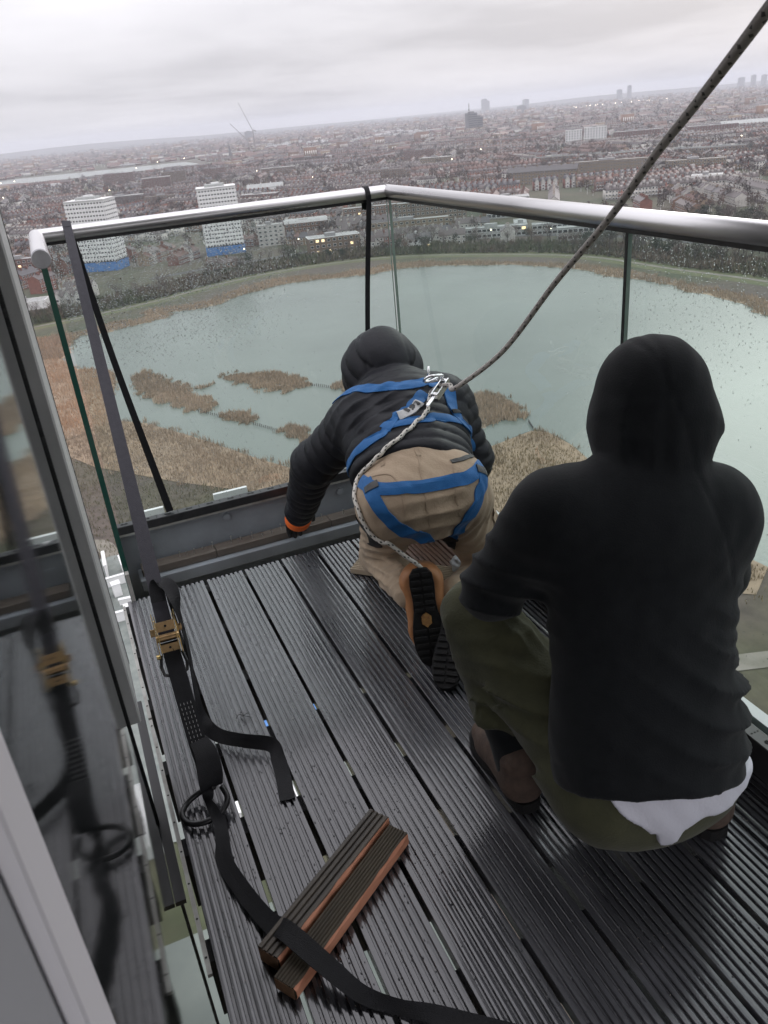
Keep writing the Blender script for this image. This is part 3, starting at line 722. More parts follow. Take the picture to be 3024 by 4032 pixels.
lm = []     # landmark footprints kept free of houses
def LB(*a, **k):
    o = block(*a, **k); lm.append((a[3][0], a[3][1], max(a[5], a[6])*.5+5)); return o
lm += [(38, 638, 24), (127, 630, 24), (44, 590, 42), (124, 588, 40), (60, 545, 40)]
bk, rf_ = M['brick'], M['roofm']
R_, Yb, Bn, Cr, Dk = (.135, .065, .05), (.20, .155, .105), (.15, .105, .075), (.48, .47, .44), (.085, .058, .052)
LB('apartment_block', 'red brick flats with white windows beside the rail end', 'building', (-18, 640), rad(-20), 44, 12, 15, bk, rf_, 5, 12, sides='f', colr=R_, lit={('f', 3, 6), ('f', 4, 9)})
LB('site_shed', 'long pale flat roofed shed by the west reeds', 'shed', (-18, 520), rad(-12), 26, 12, 4.5, M['whitewall'], rf_, 1, 6, sides='f', wins=False)
LB('apartment_block', 'cream flats with stepped white balconies beside the white tower', 'building', (165, 636), rad(-14), 20, 11, 15, bk, rf_, 5, 5, colr=Cr)
LB('apartment_block', 'brown brick flats with white top storey among gabled houses', 'building', (196, 642), rad(-14), 34, 12, 13, bk, rf_, 4, 10, colr=(.15, .085, .06), trim=M['whitewall'], parapet=2.4)
LB('apartment_block', 'brown brick flats with lit windows near the far bank', 'building', (188, 556), rad(-10), 36, 14, 11, bk, rf_, 3, 9, colr=(.17, .12, .085), lit={('f', 2, 1), ('f', 2, 2), ('f', 0, 1), ('f', 0, 3), ('f', 1, 7)}, trim=M['whitewall'])
LB('apartment_block', 'brown brick flats with barrel roof behind the rail corner', 'building', (262, 668), rad(-18), 46, 13, 15, bk, rf_, 5, 12, colr=(.17, .11, .08), lit={('f', 3, 3)})
LB('apartment_block', 'tall brown brick flats with rows of pale windows, largest behind the rail corner', 'building', (300, 628), rad(-22), 56, 14, 17, bk, rf_, 5, 15, colr=(.165, .125, .09), lit={('f', 1, 5), ('r', 2, 1)})
LB('apartment_block', 'low yellow brick flats with a bright lamp in front', 'building', (262, 588), rad(-22), 60, 12, 10, bk, rf_, 3, 14, colr=(.21, .165, .11), lit={('f', 0, 6)})
LB('office_block', 'grey office block framed in white with glass front', 'building', (355, 600), rad(-28), 34, 14, 15, M['palefl'], rf_, 4, 9, ww=.85, wh=.7, trim=M['whitewall'])
LB('house', 'white cottage with lit window by the far bank', 'house', (236, 516), rad(-25), 16, 9, 7, M['whitewall'], rf_, 2, 4, pitched=2.6, lit={('f', 0, 3)})
LB('house', 'dark brick house with slate roof behind the far bank', 'house', (240, 598), rad(-20), 30, 10, 8, bk, rf_, 2, 7, colr=Dk, pitched=3.6)
sch = [((292, 512), -30, 44, 9, 7), ((330, 486), -30, 40, 9, 7), ((318, 520), 60, 34, 9, 6), ((352, 512), 60, 36, 9, 7), ((325, 452), -30, 36, 9, 8), ((372, 470), -30, 30, 9, 7)]
for q, (lc, a, w, d, h) in enumerate(sch):
    LB('school_wing', ['low school wing with white window bands facing the far bank', 'low school wing with white window bands, pale flat roof and lit corner', 'low school wing closing the court on its left side', 'low school wing closing the court on its right side', 'white walled school wing nearest the dark woodland', 'short school wing at the back of the court'][q], 'building', lc, rad(a), w, d, h, M['palefl'], M['palefl'], 2, int(w/3.2), sides='frbl', ww=.86, wh=.55, group='school buildings', lit={('f', 1, int(w/3.2)-1)} if q in (0, 1) else ())
LB('apartment_block', 'very long yellow brick block with slate roof above the rail', 'building', (522, 806), rad(-50+8), 76, 13, 13, bk, rf_, 4, 20, colr=Yb, pitched=4.5, sides='fl')
LB('apartment_block', 'long yellow brick block with many windows beside the slate roofed block', 'building', (590, 778), rad(-42), 84, 13, 17, bk, rf_, 5, 24, colr=(.19, .145, .10), sides='fl')
LB('apartment_block', 'yellow brick flats low against the rope', 'building', (655, 720), rad(-44), 60, 12, 12, bk, rf_, 4, 16, colr=Yb, sides='fl')
LB('apartment_block', 'white rendered flat roofed house standing among brown terraces', 'house', (560, 600), rad(-45), 26, 14, 10, M['whitewall'], rf_, 3, 5, wins=False)
LB('apartment_block', 'bright white modern block with dark square windows above the terraces', 'building', (918, 1318), rad(-36), 28, 18, 27, M['whitewall'], rf_, 7, 6, ww=.5, wh=.62, sides='fl')
LB('apartment_block', 'white modern block with dark square windows, wider wing on a brick base', 'building', (948, 1296), rad(-36), 38, 18, 29, M['whitewall'], rf_, 7, 8, ww=.5, wh=.62, sides='fl', base=(M['brick'], 6))
for q in range(7):
    x, y = 1030+q*38-(q % 2)*22, 1300-q*52+(q % 2)*40
    LB('apartment_block', 'long red brick mansion block with white bands near the modern block', 'building', (x, y), rad(-42), 62, 12, 16, bk, rf_, 5, 14, colr=(.14, .07, .058), sides='fl', ww=.35, group='red brick mansion blocks', trim=M['whitewall'])
for q in range(5):
    LB('flat_terrace', 'flat roofed terrace with pale edge beyond the yellow brick blocks', 'house', (700+q*34, 1040-q*44), rad(-42), 70, 9, 8, bk, M['palefl'], 2, 14, colr=(.17, .13, .10), sides='f', trim=M['palefl'], parapet=.9, group='flat roofed terraces')
LB('warehouse', 'wide grey warehouse with pale roofs at the far right', 'warehouse', (1240, 1240), rad(-44), 90, 40, 10, M['palefl'], M['palefl'], 2, 12, wins=False, pitched=5)
LB('warehouse', 'wide yellowish warehouse with pale roof beside the grey warehouse', 'warehouse', (1310, 1170), rad(-44), 80, 40, 10, bk, M['palefl'], 2, 12, wins=False, pitched=5, colr=(.34, .27, .14))
LB('shed', 'white roofed church hall above the left rail', 'hall', (292, 1120), rad(-15), 48, 20, 10, M['whitewall'], M['palefl'], 2, 8, wins=False, pitched=4)
for q, (x, y, w, h, c) in enumerate([(200, 1465, 46, 22, R_), (235, 1500, 40, 26, Bn), (175, 1800, 60, 22, R_), (120, 1260, 60, 12, Dk), (165, 1180, 50, 11, Bn), (335, 1640, 40, 18, R_), (420, 1500, 60, 14, Bn), (560, 1750, 70, 15, Dk), (60, 1010, 60, 10, Bn), (250, 990, 44, 12, R_), (470, 1120, 52, 13, Bn), (690, 1480, 60, 16, R_), (610, 1250, 48, 14, Yb)]):
    LB('apartment_block', 'distant brick flats standing above the terraces beyond the towers', 'building', (x, y), rad(-12-q*3), w, 12, h, bk, rf_, max(2, int(h/3)), int(w/4), sides='fr', colr=c, group='distant brick flats', trim=M['whitewall'] if q % 3 == 0 else None)

# --- terraces: rows of houses; the 300 largest in view are individuals, the rest one mass
water_poly = np.array([p[:2] for p in shore])
spots = []
def free(x, y, m=0):
    if any((x-a)**2+(y-b)**2 < (r+m)**2 for a, b, r in lm): return False
    return True
def az_ok(x, y, pad=.05):
    a = math.atan2(x, y); return -.10-pad < a < .92+pad
bank_c = np.array(spline(bank, 4))
rows = []
for gy in np.arange(500, 2700, 150):
    for gx in np.arange(-300, 2600, 170):
        cx, cy = gx+rnd.uniform(-25, 25), gy+rnd.uniform(-25, 25)
        if not az_ok(cx, cy, .1): continue
        th = rad(-20+28*math.sin(gx*.004+1.1)*math.cos(gy*.0035)+rnd.choice([0, 0, 0, 90])) - rad(gx*.012)
        for rr in np.arange(-68, 69, 27):
            if rnd.random() < .08: continue
            rows.append((cx, cy, th, rr, rnd.choice([0, 1, 2, 3, 0, 1, 5, 6, 9, 3, 4, 8] if rnd.random() < .8 else [4, 8])))
for cx, cy, th, rr, kd in rows:
    w = kinds[kd][0]['wall'].v[1][0]*2; n = int(rnd.uniform(15, 24)); s0 = -n*w/2+rnd.uniform(-12, 12)
    for i in range(n):
        if rnd.random() < .04: continue
        u = s0+i*w; x = cx+u*math.cos(th)-rr*math.sin(th); y = cy+u*math.sin(th)+rr*math.cos(th)
        if not az_ok(x, y): continue
        qd = ((bank_c-[x, y])**2).sum(1); d2 = qd.min(); bc = bank_c[qd.argmin()]
        if math.hypot(x-ctr[0], y-ctr[1]) < math.hypot(*(bc-ctr))+30: continue
        if d2 < 34**2 or x*x+y*y < 480**2: continue
        if on_water(x, y) or not free(x, y): continue
        if x > 290 and y < 470 and x < 430: continue          # woodland stands here
        if 330 < x < 420 and y < 560: continue
        if (2150 < y < 2960 and x < 520): continue
        k2 = kd if rnd.random() < .86 else rnd.choice([4, 0, 2])
        spots.append((x*x+y*y, x, y, th+(math.pi if (rr/27+10) % 2 < 1 else 0), k2))
spots.sort()
NI = 290
proto = {}
def house(kd):
    if kd not in proto:
        parts, wi, gf = kinds[kd]
        r = empty('terraced_house'); parts['wall'].build('wall', M['brick'], r, col=True)
        rf = parts['roof'].build('roof', M['roofm'], r, col=True); parts['chimney'].build('chimney', M['brick'], rf, col=True)
        if parts['bay'].v: parts['bay'].build('bay_roof', M['roofm'], rf, col=True)
        tag(parts['windows'].build('window_set', [M['win'], M['winfr']], r), kind='stuff')
        tag(r, NAMES[wi]+' terraced house'+(' with a white gabled bay' if gf else ' with pitched roof')+' beyond the far bank', 'house', NAMES[wi]+' terraces'+(' with bays' if gf else ''))
        proto[kd] = r; return r
    return copy_tree(proto[kd])
for k, (d2, x, y, th, kd) in enumerate(spots[:NI]):
    r = house(kd); r.location = (x, y, GZ); r.rotation_euler = (0, 0, th)
def merge(name, items, srcs, mats, lab, cat):
    """items: list of (x, y, th, kind, scale); srcs: kind -> (V, tris, mi, col)"""
    Vs, Fs, ms, cs = [], [], [], []; b = 0
    for kd in srcs:
        it = [i for i in items if i[3] == kd]
        if not it: continue
        V, F, mi, c = srcs[kd]; A = np.array([(i[0], i[1], i[2], i[4]) for i in it])
        co, si = np.cos(A[:, 2])[:, None], np.sin(A[:, 2])[:, None]; s = A[:, 3][:, None]
        X = np.stack([A[:, :1]+s*(V[None, :, 0]*co-V[None, :, 1]*si), A[:, 1:2]+s*(V[None, :, 0]*si+V[None, :, 1]*co), GZ+s*V[None, :, 2]+0*co], 2).reshape(-1, 3)
        n = len(it); Fs.append((F[None]+np.arange(n)[:, None, None]*len(V)).reshape(-1, F.shape[1])+b); Vs.append(X); b += len(X)
        ms.append(np.tile(mi, n)); j = np.repeat(rng.uniform(.75, 1.25, n), len(F))[:, None]; cs.append(np.tile(c, (n, 1))*j)
    o = link(name, np_mesh(name, np.concatenate(Vs), np.concatenate(Fs), mats, mi=np.concatenate(ms), col=np.concatenate(cs))); tag(o, lab, cat, kind='stuff'); return o
def tri_src(mbs):
    V, F, m, c = [], [], [], []
    for mb, mi in mbs:
        b = len(V); V += mb.v
        for f, mm, cc in zip(mb.f, mb.m, mb.c):
            for q in range(1, len(f)-1): F.append((f[0]+b, f[q]+b, f[q+1]+b)); m.append(mi if mi is not None else 2+mm); c.append(cc)
    return np.array(V, float), np.array(F), np.array(m), np.array(c, float)
srcs = {k: tri_src([(p['wall'], 0), (p['roof'], 1), (p['chimney'], 0), (p['bay'], 1), (p['windows'], None)]) for k, (p, wi, gf) in enumerate(kinds)}
merge('distant_terraces', [(x, y, th, kd, 1.0) for d2, x, y, th, kd in spots[NI:]], srcs, [M['brick'], M['roofm'], M['win'], M['winfr']], 'mass of brick terraces spreading away to the horizon', 'houses')

# --- farther city: low boxes and sheds out to the skyline
fs = {}
for k, (w, d, h, c) in enumerate([(26, 10, 8, BR[0]), (40, 12, 9, BR[1]), (18, 12, 13, BR[2]), (60, 26, 8, (.42, .42, .42)), (30, 10, 9, BR[4]), (24, 16, 24, BR[3])]):
    b = MB(); b.box(-w/2, w/2, -d/2, d/2, 0, h, c=c); r = MB()
    if k in (0, 1, 4):
        for s in (-1, 1): r.add([(-w/2, s*d/2, h), (w/2, s*d/2, h), (w/2, 0, h+3.5), (-w/2, 0, h+3.5)], [(0, 1, 2, 3)], 0, RF[k % 4])
    else: r.box(-w/2+.5, w/2-.5, -d/2+.5, d/2-.5, h, h+.5, c=(.34, .34, .34) if k != 3 else (.55, .55, .55))
    wn = MB()
    for q in np.arange(-w/2+2, w/2-1, 4.0): wn.box(q-.9, q+.9, -d/2-.1, -d/2, h*.45, h*.75, 1, (.5, .5, .5))
    fs[k] = tri_src([(b, 0), (r, 1), (wn, None)])
items = []
for k in range(5200):
    D = 1900+5600*rnd.random()**.75; a = rnd.uniform(-.16, .98); x, y = D*math.sin(a), D*math.cos(a)
    if 2150 < y < 2960 and x < 520: continue
    items.append((x, y, rnd.uniform(-.6, .3), rnd.choices(range(6), [5, 4, 2, .7, 1.6, .5])[0], rnd.uniform(.8, 1.25)))
for k in range(26):
    items.append((rnd.uniform(900, 1500), rnd.uniform(2900, 3500), rnd.uniform(-.4, 0), 3, rnd.uniform(1, 1.7)))
merge('distant_city', items, fs, [M['brick'], M['roofm'], M['win'], M['winfr']], 'far suburbs of low roofs fading into the haze', 'houses')

# --- trees
M['twig'] = mat('bare_twig', (.1, .08, .07), .95, attr=True, var=(.7, .68, .66), vscale=.4)
def tree_src(h, r, n, c, ever=False, seed=0):
    q = np.random.default_rng(seed); tr = MB(); th = h*.35
    tr.tube([(0, 0, -.2), (q.normal(0, .1), q.normal(0, .1), th), (q.normal(0, .3), q.normal(0, .3), h*.7)], [.35, .24, .08], 5, cap=False)
    lim = []
    for k in range(7):
        a = q.uniform(0, 6.28); z0 = h*q.uniform(.28, .55); e = (math.cos(a)*r*.75, math.sin(a)*r*.75, z0+h*q.uniform(.18, .36)); tr.tube([(0, 0, z0), (e[0]*.45, e[1]*.45, z0+(e[2]-z0)*.62), e], [.15, .10, .04], 4, cap=False); lim.append(e)
    P = []
    nc = 12; cc = []
    for k in range(nc):
        v = q.normal(size=3); v /= np.linalg.norm(v); cc.append(v*np.array((r*.62, r*.62, h*.26))*q.uniform(.5, 1.0)+np.array((0, 0, h*.66)))
    cc += [np.array(e) for e in lim]
    V, F, cl = [], [], []
    for k in range(n):
        c0 = cc[q.integers(len(cc))]+q.normal(0, .21*r, 3); s = (.55 if ever else .5)*q.uniform(.6, 1.4); a = q.normal(size=3); a /= np.linalg.norm(a)
        b2 = np.cross(a, q.normal(size=3)); b2 /= np.linalg.norm(b2)+1e-6; ww = .42 if ever else .13
        b = len(V); V += [tuple(c0-a*s), tuple(c0+a*s+b2*ww*.2), tuple(c0+b2*s*ww*2)]; F.append((b, b+1, b+2)); cl.append(tuple(np.array(c)*q.uniform(.6, 1.3)))
    cr_ = MB(); cr_.v, cr_.f, cr_.m, cr_.c = V, F, [0]*len(F), cl
    return tr, cr_
TC = [((.120, .084, .070), False, 'bare brown tree', 13, 5), ((.092, .072, .066), False, 'bare dark grey tree', 15, 5.5), ((.035, .048, .030), True, 'dark evergreen tree', 11, 4.2), ((.145, .088, .066), False, 'bare reddish tree', 10, 4.4), ((.060, .068, .040), True, 'ivy green scrubby tree', 9, 4.6), ((.11, .095, .075), False, 'pale bare tree', 12, 4.6)]
tsrc = [tree_src(h, r, 460 if ev else 520, c, ev, 40+i) for i, (c, ev, nm, h, r) in enumerate(TC)]
tproto = {}
def tree(k, x, y, s, where, group):
    key = (k, where)
    if k not in tproto:
        t, c = tsrc[k]
        tproto[k] = (np_mesh('trunk', t.v, t.f, M['pvc']), np_mesh('crown', np.array(c.v), np.array(c.f), M['twig'], col=c.c))
    r = empty('tree', (x, y, GZ), rnd.uniform(0, 6.28)); r.scale = (s, s, s*rnd.uniform(.85, 1.15))
    link('trunk', tproto[k][0], r); link('crown', tproto[k][1], r); tag(r, TC[k][2]+' '+where, 'tree', group)
tspots = []
for q in range(1500):                               # along the far bank and in the gardens behind
    i = rnd.randrange(len(bank_c)-1); c = bank_c[i]; d = c-ctr; d /= np.linalg.norm(d); m = rnd.uniform(7, 62) if i > 12 else rnd.uniform(7, 24)
    x, y = c+d*m+np.array((rnd.uniform(-8, 8), rnd.uniform(-8, 8)))
    if on_water(x, y) or not az_ok(x, y, 0.02) or not free(x, y, -3): continue
    if min([(x-a)**2+(y-b)**2 for a, b, _ in tspots], default=99) < 30: continue
    tspots.append((x, y, 0))
    if len(tspots) >= 160: break
n_bank = len(tspots)
for q in range(3000):                               # woodland right of the school
    x, y = rnd.uniform(296, 430), rnd.uniform(240, 450)
    if not az_ok(x, y, 0) or not free(x, y, -2) or ((bank_c-[x, y])**2).sum(1).min() < 100: continue
    if min([(x-a)**2+(y-b)**2 for a, b, _ in tspots], default=99) < 36: continue
    tspots.append((x, y, 1))
    if len(tspots) >= n_bank+130: break
for x, y, wd in tspots:
    k = rnd.choices(range(6), [4, 3, .8, 2, 1.2, 3] if not wd else [1.2, 2, 3.2, .6, 4, .8])[0]
    tree(k, x, y, rnd.uniform(.65, 1.1), 'on the far bank of the reservoir' if not wd else 'in the dark wood beside the school', 'trees along the far bank' if not wd else 'trees of the dark wood')
# thicket of scrub behind the path: nobody could count it
n = 30000; ii = rng.integers(0, len(bank_c)-1, n); tt = rng.uniform(0, 1, (n, 1)); c = bank_c[ii]*(1-tt)+bank_c[ii+1]*tt; dd = c-ctr; dd /= np.linalg.norm(dd, axis=1, keepdims=True)
P = c+dd*(5+34*rng.uniform(0, 1, (n, 1))**1.3); f = fbm(P, .10, 17); P = P[rng.uniform(-1, 1, n) < f+.35]; n = len(P); f = fbm(P, .05, 23)[:, None]
k = np.clip(.5+.9*f+rng.normal(0, .2, (n, 1)), 0, 1); cc = np.array((.14, .105, .078))*k+np.array((.075, .095, .045))*(1-k)
V, F, cc = blades(np.c_[P, GZ+rng.uniform(0, 2.2, n)], rng.uniform(1.0, 3.2, n), 1.3, .5, cc*rng.uniform(.6, 1.3, (n, 1)))
o = link('bank_thicket', np_mesh('bank_thicket', V, F, M['twig'], col=cc)); tag(o, 'dense brown and green scrub behind the far path', 'scrub', kind='stuff')
def tree_low(i, n):
    t, c = tsrc[i]; mb = MB(); q = np.random.default_rng(i+90); h, r = TC[i][3], TC[i][4]
    for k in range(n):
        v = q.normal(size=3); v /= np.linalg.norm(v); p = v*np.array((r*.8, r*.8, h*.36))*q.uniform(.35, 1)+np.array((0, 0, h*.60)); a = q.normal(size=3); b2 = q.normal(size=3); s = r*.30
        a *= s/np.linalg.norm(a); b2 *= s*.7/np.linalg.norm(b2)
        mb.add([tuple(p-a), tuple(p+a), tuple(p+b2)], [(0, 1, 2)], 0, tuple(np.array(TC[i][0])*q.uniform(.6, 1.25)))
    mb.tube([(0, 0, 0), (0, 0, h*.5)], .3, 3, cap=False)
    return tri_src([(mb, 0)])
ts1 = {i: tree_low(i, 60) for i in range(6)}; ts2 = {i: tree_low(i, 26) for i in range(6)}
it1, it2 = [], []
for q in range(6500):
    D = 560+1900*rnd.random()**.8; a = rnd.uniform(-.12, .95); x, y = D*math.sin(a), D*math.cos(a)
    if on_water(x, y) or not free(x, y, -4): continue
    if fbm(np.array([[x, y]]), .006, 8)[0] < -.45 or (2200 < y < 2960 and x < 520): continue
    it1.append((x, y, rnd.uniform(0, 6), rnd.choices(range(6), [4, 4, .5, 3, .4, 1])[0], rnd.uniform(.6, 1.15)))
for q in range(9000):
    D = 2300+6500*rnd.random()**.8; a = rnd.uniform(-.16, .98); x, y = D*math.sin(a), D*math.cos(a)
    if (2250 < y < 2960 and x < 520): continue
    it2.append((x, y, rnd.uniform(0, 6), rnd.choices(range(6), [4, 4, .7, 3, .7, 1])[0], rnd.uniform(.9, 2.0)))
merge('garden_trees', it1, ts1, [M['twig']], 'bare garden and street trees between the terraces', 'trees')
merge('distant_trees', it2, ts2, [M['twig']], 'bare woods mixed among the far suburbs', 'trees')

# --- skyline
M['far_conc'] = mat('far_concrete', (.16, .16, .17), .8, var=(.11, .11, .12), vscale=.1)
M['crane'] = mat('crane_steel', (.13, .12, .12), .6)
M['crane_w'] = mat('crane_white', (.5, .5, .5), .6)
def tower(x, y, w, d, h, lab, name='tower_block'):
    r = empty(name, (x, y, GZ), rad(rnd.uniform(-30, 0))); MB().box(-w/2, w/2, -d/2, d/2, 0, h).build('wall', M['far_conc'], r)
    MB().box(-w*.25, w*.25, -d*.3, d*.3, h+.01, h+4).build('plant_room', M['far_conc'], r)
    n = int(h/6)
    wm = MB().box(-w*.46, w*.46, -.4, .2, 0, 2.2); me = np_mesh('window_band', wm.v, wm.f, M['win'])
    for k in range(1, n): link('window_band', me, r, (0, -d/2, k*h/n), 0)
    tag(r, lab, 'tower block', 'distant skyline towers'); return r
tower(1428, 2640, 32, 26, 58, 'dark unfinished tower block topped by a crane'); tower(1466, 2660, 26, 26, 44, 'lower dark tower block beside the unfinished one')
for (x, y, w, h) in [(4400, 7851, 55, 150), (4455, 7890, 40, 120), (4780, 7690, 60, 88), (5558, 7079, 38, 140), (5490, 7140, 50, 96), (6376, 6351, 40, 116), (6300, 6420, 60, 98), (6440, 6290, 36, 104), (1500, 6000, 55, 50), (3200, 5200, 60, 44)]:
    tower(x, y, w*.85, 40, h if h < 70 else 60+(h-60)*.62, 'hazy tower block on the far skyline')
def crane(x, y, mast, jib, rz, el, lab):
    r = empty('tower_crane', (x, y, GZ), rz)
    m = MB()
    for sx in (-1, 1):
        for sy in (-1, 1): m.box(sx*1.4-.35, sx*1.4+.35, sy*1.4-.35, sy*1.4+.35, 0, mast)
    for k in range(int(mast/5)): m.tube([(-1.4, -1.4, k*5), (1.4, -1.4, k*5+5)], .3, 4); m.tube([(-1.4, 1.4, k*5), (-1.4, -1.4, k*5+5)], .3, 4)
    m.build('mast', M['crane'], r)
    j = MB(); c, s = math.cos(el), math.sin(el)
    for o_ in (-1.1, 1.1): j.tube([(0, o_, mast), (jib*c, o_*.4, mast+jib*s)], .38, 4)
    j.tube([(0, 0, mast+2.4), (jib*c, 0, mast+jib*s+.8)], .38, 4)
    for k in range(int(jib/4)):
        a, b = k*4/jib, (k*4+3.5)/jib; j.tube([(a*jib*c, -1.1, mast+a*jib*s), (b*jib*c, 1.1, mast+b*jib*s)], .22, 4); j.tube([(a*jib*c, 1.1, mast+a*jib*s), (b*jib*c, 0, mast+2+b*jib*s)], .22, 4)
    j.build('jib', M['crane'], r)
    q = MB(); q.box(-9, 0, -1.6, 1.6, mast-.5, mast+1.2); q.box(-10.5, -7, -2, 2, mast-3.2, mast-.6); q.build('counterweight', M['crane'], r)
    MB().tube([(-4, 0, mast+1.3), (-5, 0, mast+9)], .4, 4).build('a_frame', M['crane'], r)
    MB().box(.2, 2.4, 1.2, 3.2, mast-2.4, mast+.2).build('cab', M['crane_w'], r)
    tag(r, lab, 'crane')
crane(743, 2907, 69, 92, rad(155), rad(68), 'tall luffing crane with its jib raised steeply')
crane(722, 2915, 41, 74, rad(165), rad(48), 'lower luffing crane with its jib leaning away')
crane(1422, 2642, 68, 22, rad(60), rad(60), 'small crane on top of the dark unfinished tower')
sp = empty('church', (556, 2467, GZ)); MB().box(-14, 6, -7, 7, 0, 12).build('nave', M['brick'], sp)
b = MB().box(-3.5, 3.5, -3.5, 3.5, 12.01, 24); b.add([(-3.5, -3.5, 24), (3.5, -3.5, 24), (3.5, 3.5, 24), (-3.5, 3.5, 24), (0, 0, 48)], [(0, 1, 4), (1, 2, 4), (2, 3, 4), (3, 0, 4)]); b.build('spire', M['far_conc'], sp); tag(sp, 'church with a thin pointed spire below the cranes', 'church')
# low hills closing the view
hl = []; F = []
n = 60
for i in range(n+1):
    a = -.35+1.6*i/n; D = 10800; h = 26+30*max(0, math.sin(a*5+2.2))+14*math.sin(a*11)+8*math.sin(a*23)
    for (dd, hh) in ((-1600, -3), (0, max(4, h)), (2500, -3)): hl.append(((D+dd)*math.sin(a), (D+dd)*math.cos(a), GZ+hh))
for i in range(n):
    for k in range(2): F.append((3*i+k, 3*i+k+1, 3*i+k+4, 3*i+k+3))
o = link('hills', np_mesh('hills', hl, F, mat('hill_wood', (.06, .058, .05), .95, var=(.085, .075, .065), vscale=.004), smooth=True)); tag(o, kind='structure')

# lamps already lit in the dull light
lampm = None
def lamp(x, y, h, r, lab, group):
    global lampm
    o = empty('street_lamp', (x, y, GZ)); MB().tube([(0, 0, 0), (0, 0, h)], [.14, .09], 6).build('post', M['crane'], o)
    b = MB(); b.tube([(0, -.2, h+.02), (0, -.2, h+.12+r)], [r, r*.6], 8); b.build('lamp_head', M['lamp'], o); tag(o, lab, 'street lamp', group)
for x, y in [(214, 548), (262, 560), (238, 512), (286, 506), (312, 472), (345, 486), (176, 600), (132, 590)]: lamp(x, y, 6, .45, 'lit street lamp among the buildings behind the far bank', 'lamps behind the far bank')
for k in range(22):
    t = k/21; x, y = (5140+(5891-5140)*t)*.62, (7388+(6804-7388)*t)*.62; lamp(x+rnd.uniform(-60, 60), y+rnd.uniform(-160, 160), 12, 1.6 if k % 3 else 2.2, 'bright lamp in the far string of lights', 'far string of lights')
for k in range(46):
    D = rnd.uniform(650, 3200); a = rnd.uniform(-.05, .85); lamp(D*math.sin(a), D*math.cos(a), 8, .3+D*.0003, 'tiny lit lamp scattered in the far streets', 'lamps in the far streets')
# parked cars by the far bank
M['carp'] = [mat('car_paint', c, .3, coat=.6) for c in ((.5, .5, .5), (.03, .03, .035), (.4, .42, .45), (.10, .02, .02))]
def car(x, y, rz, k):
    r = empty('parked_car', (x, y, GZ+.1), rz)
    pr = [(-2.1, .35), (-2.1, .85), (-1.75, 1.0), (-1.2, 1.42), (.5, 1.45), (1.15, 1.0), (2.0, .85), (2.1, .4)]; n = len(pr)
    V = [(x_, -.85, z_) for x_, z_ in pr]+[(x_, .85, z_) for x_, z_ in pr]; F = [tuple(range(n)), tuple(range(n, 2*n))[::-1]]+[(i, i+n, (i+1) % n+n, (i+1) % n) for i in range(n)]
    MB().add(V, [f[::-1] for f in F]).build('body', M['carp'][k], r); MB().box(-1.1, .55, -.87, .87, 1.02, 1.32).build('side_windows', M['win'], r)
    w = MB().tube([(0, -.1, 0), (0, .1, 0)], .32, 10); me = np_mesh('wheel', w.v, w.f, M['black_steel'])
    for sx in (-1.3, 1.3):
        for sy in (-.8, .8): link('wheel', me, r, (sx, sy, .32))
    tag(r, ['silver', 'black', 'pale grey', 'dark red'][k]+' parked car by the far bank cottage', 'car', 'cars parked behind the far bank')
for q, (x, y) in enumerate([(206, 520), (213, 517), (218, 515), (178, 530), (262, 492), (268, 487), (330, 440)]): car(x, y, rad(-25+q*3), q % 4)

# --- construction yard and terrace right under the tower

def sheet(x, y, w, d, rz, lab):
    n = 8; V = []; F = []
    for i in range(n+1):
        for j in range(n+1): V.append(((i/n-.5)*w, (j/n-.5)*d, .6+.5*math.sin(i*1.7+x)*math.cos(j*1.3+y)))
    for i in range(n):
        for j in range(n): a = i*(n+1)+j; F.append((a, a+n+1, a+n+2, a+1))
    o = link('tarpaulin', np_mesh('tarpaulin', V, F, M['bluewrap'], smooth=True), None, (x, y, GZ+.1), rz); tag(o, lab, 'tarpaulin', 'blue site tarpaulins')
for x, y, w, d in [(10, 128, 9, 10), (16, 118, 7, 9), (24, 126, 7, 8), (13, 96, 6, 8), (22, 100, 7, 6), (30, 112, 8, 10), (8, 148, 6, 4)]: sheet(x, y, w, d, rnd.uniform(-.5, .5), 'crumpled blue tarpaulin on the ground far below the deck')
def parapet(x, y, w, d, h, rz, lab):
    r = empty('terrace_wall', (x, y, GZ), rz); MB().box(-w/2, w/2, -d/2, d/2, 0, h).build('wall', M['whitewall'], r); MB().box(-w/2-.12, w/2+.12, -d/2-.12, d/2+.12, h+.01, h+.18).build('coping', M['white_trim'], r); tag(r, lab, 'wall', 'white terrace walls')
for k, (x, y, w, d) in enumerate([(-5.4, 152, .5, 6), (-3.2, 158, 3.6, .5), (-4.6, 166, .5, 7), (-2.0, 149, 3.0, .6), (-3.6, 143, 4.6, .5), (-1.2, 163, .5, 5), (3.5, 142, 9, .6), (-1.2, 137, .6, 6), (12, 139, 7, .6), (3, 104, .5, 12), (6, 88, .5, 12), (13, 86, .5, 14), (20, 84, .5, 12), (1.5, 120, .5, 12), (-3.4, 153.5, 1.6, 1.6), (-2.2, 145.5, 1.4, 2.2)]): parapet(x, y, w, d, 1.4+.8*(k % 3), rnd.uniform(-.12, .12), 'low white terrace wall on the ground far below the deck')
M['paver'] = mat('pale_paving', (.20, .22, .20), .7, var=(.13, .15, .14), vscale=.6)
o = flat_poly('terrace_paving', [(-9, 84), (34, 78), (36, 118), (4, 146), (-1, 172), (-7, 172)], GZ+.2, M['paver']); tag(o, kind='structure')

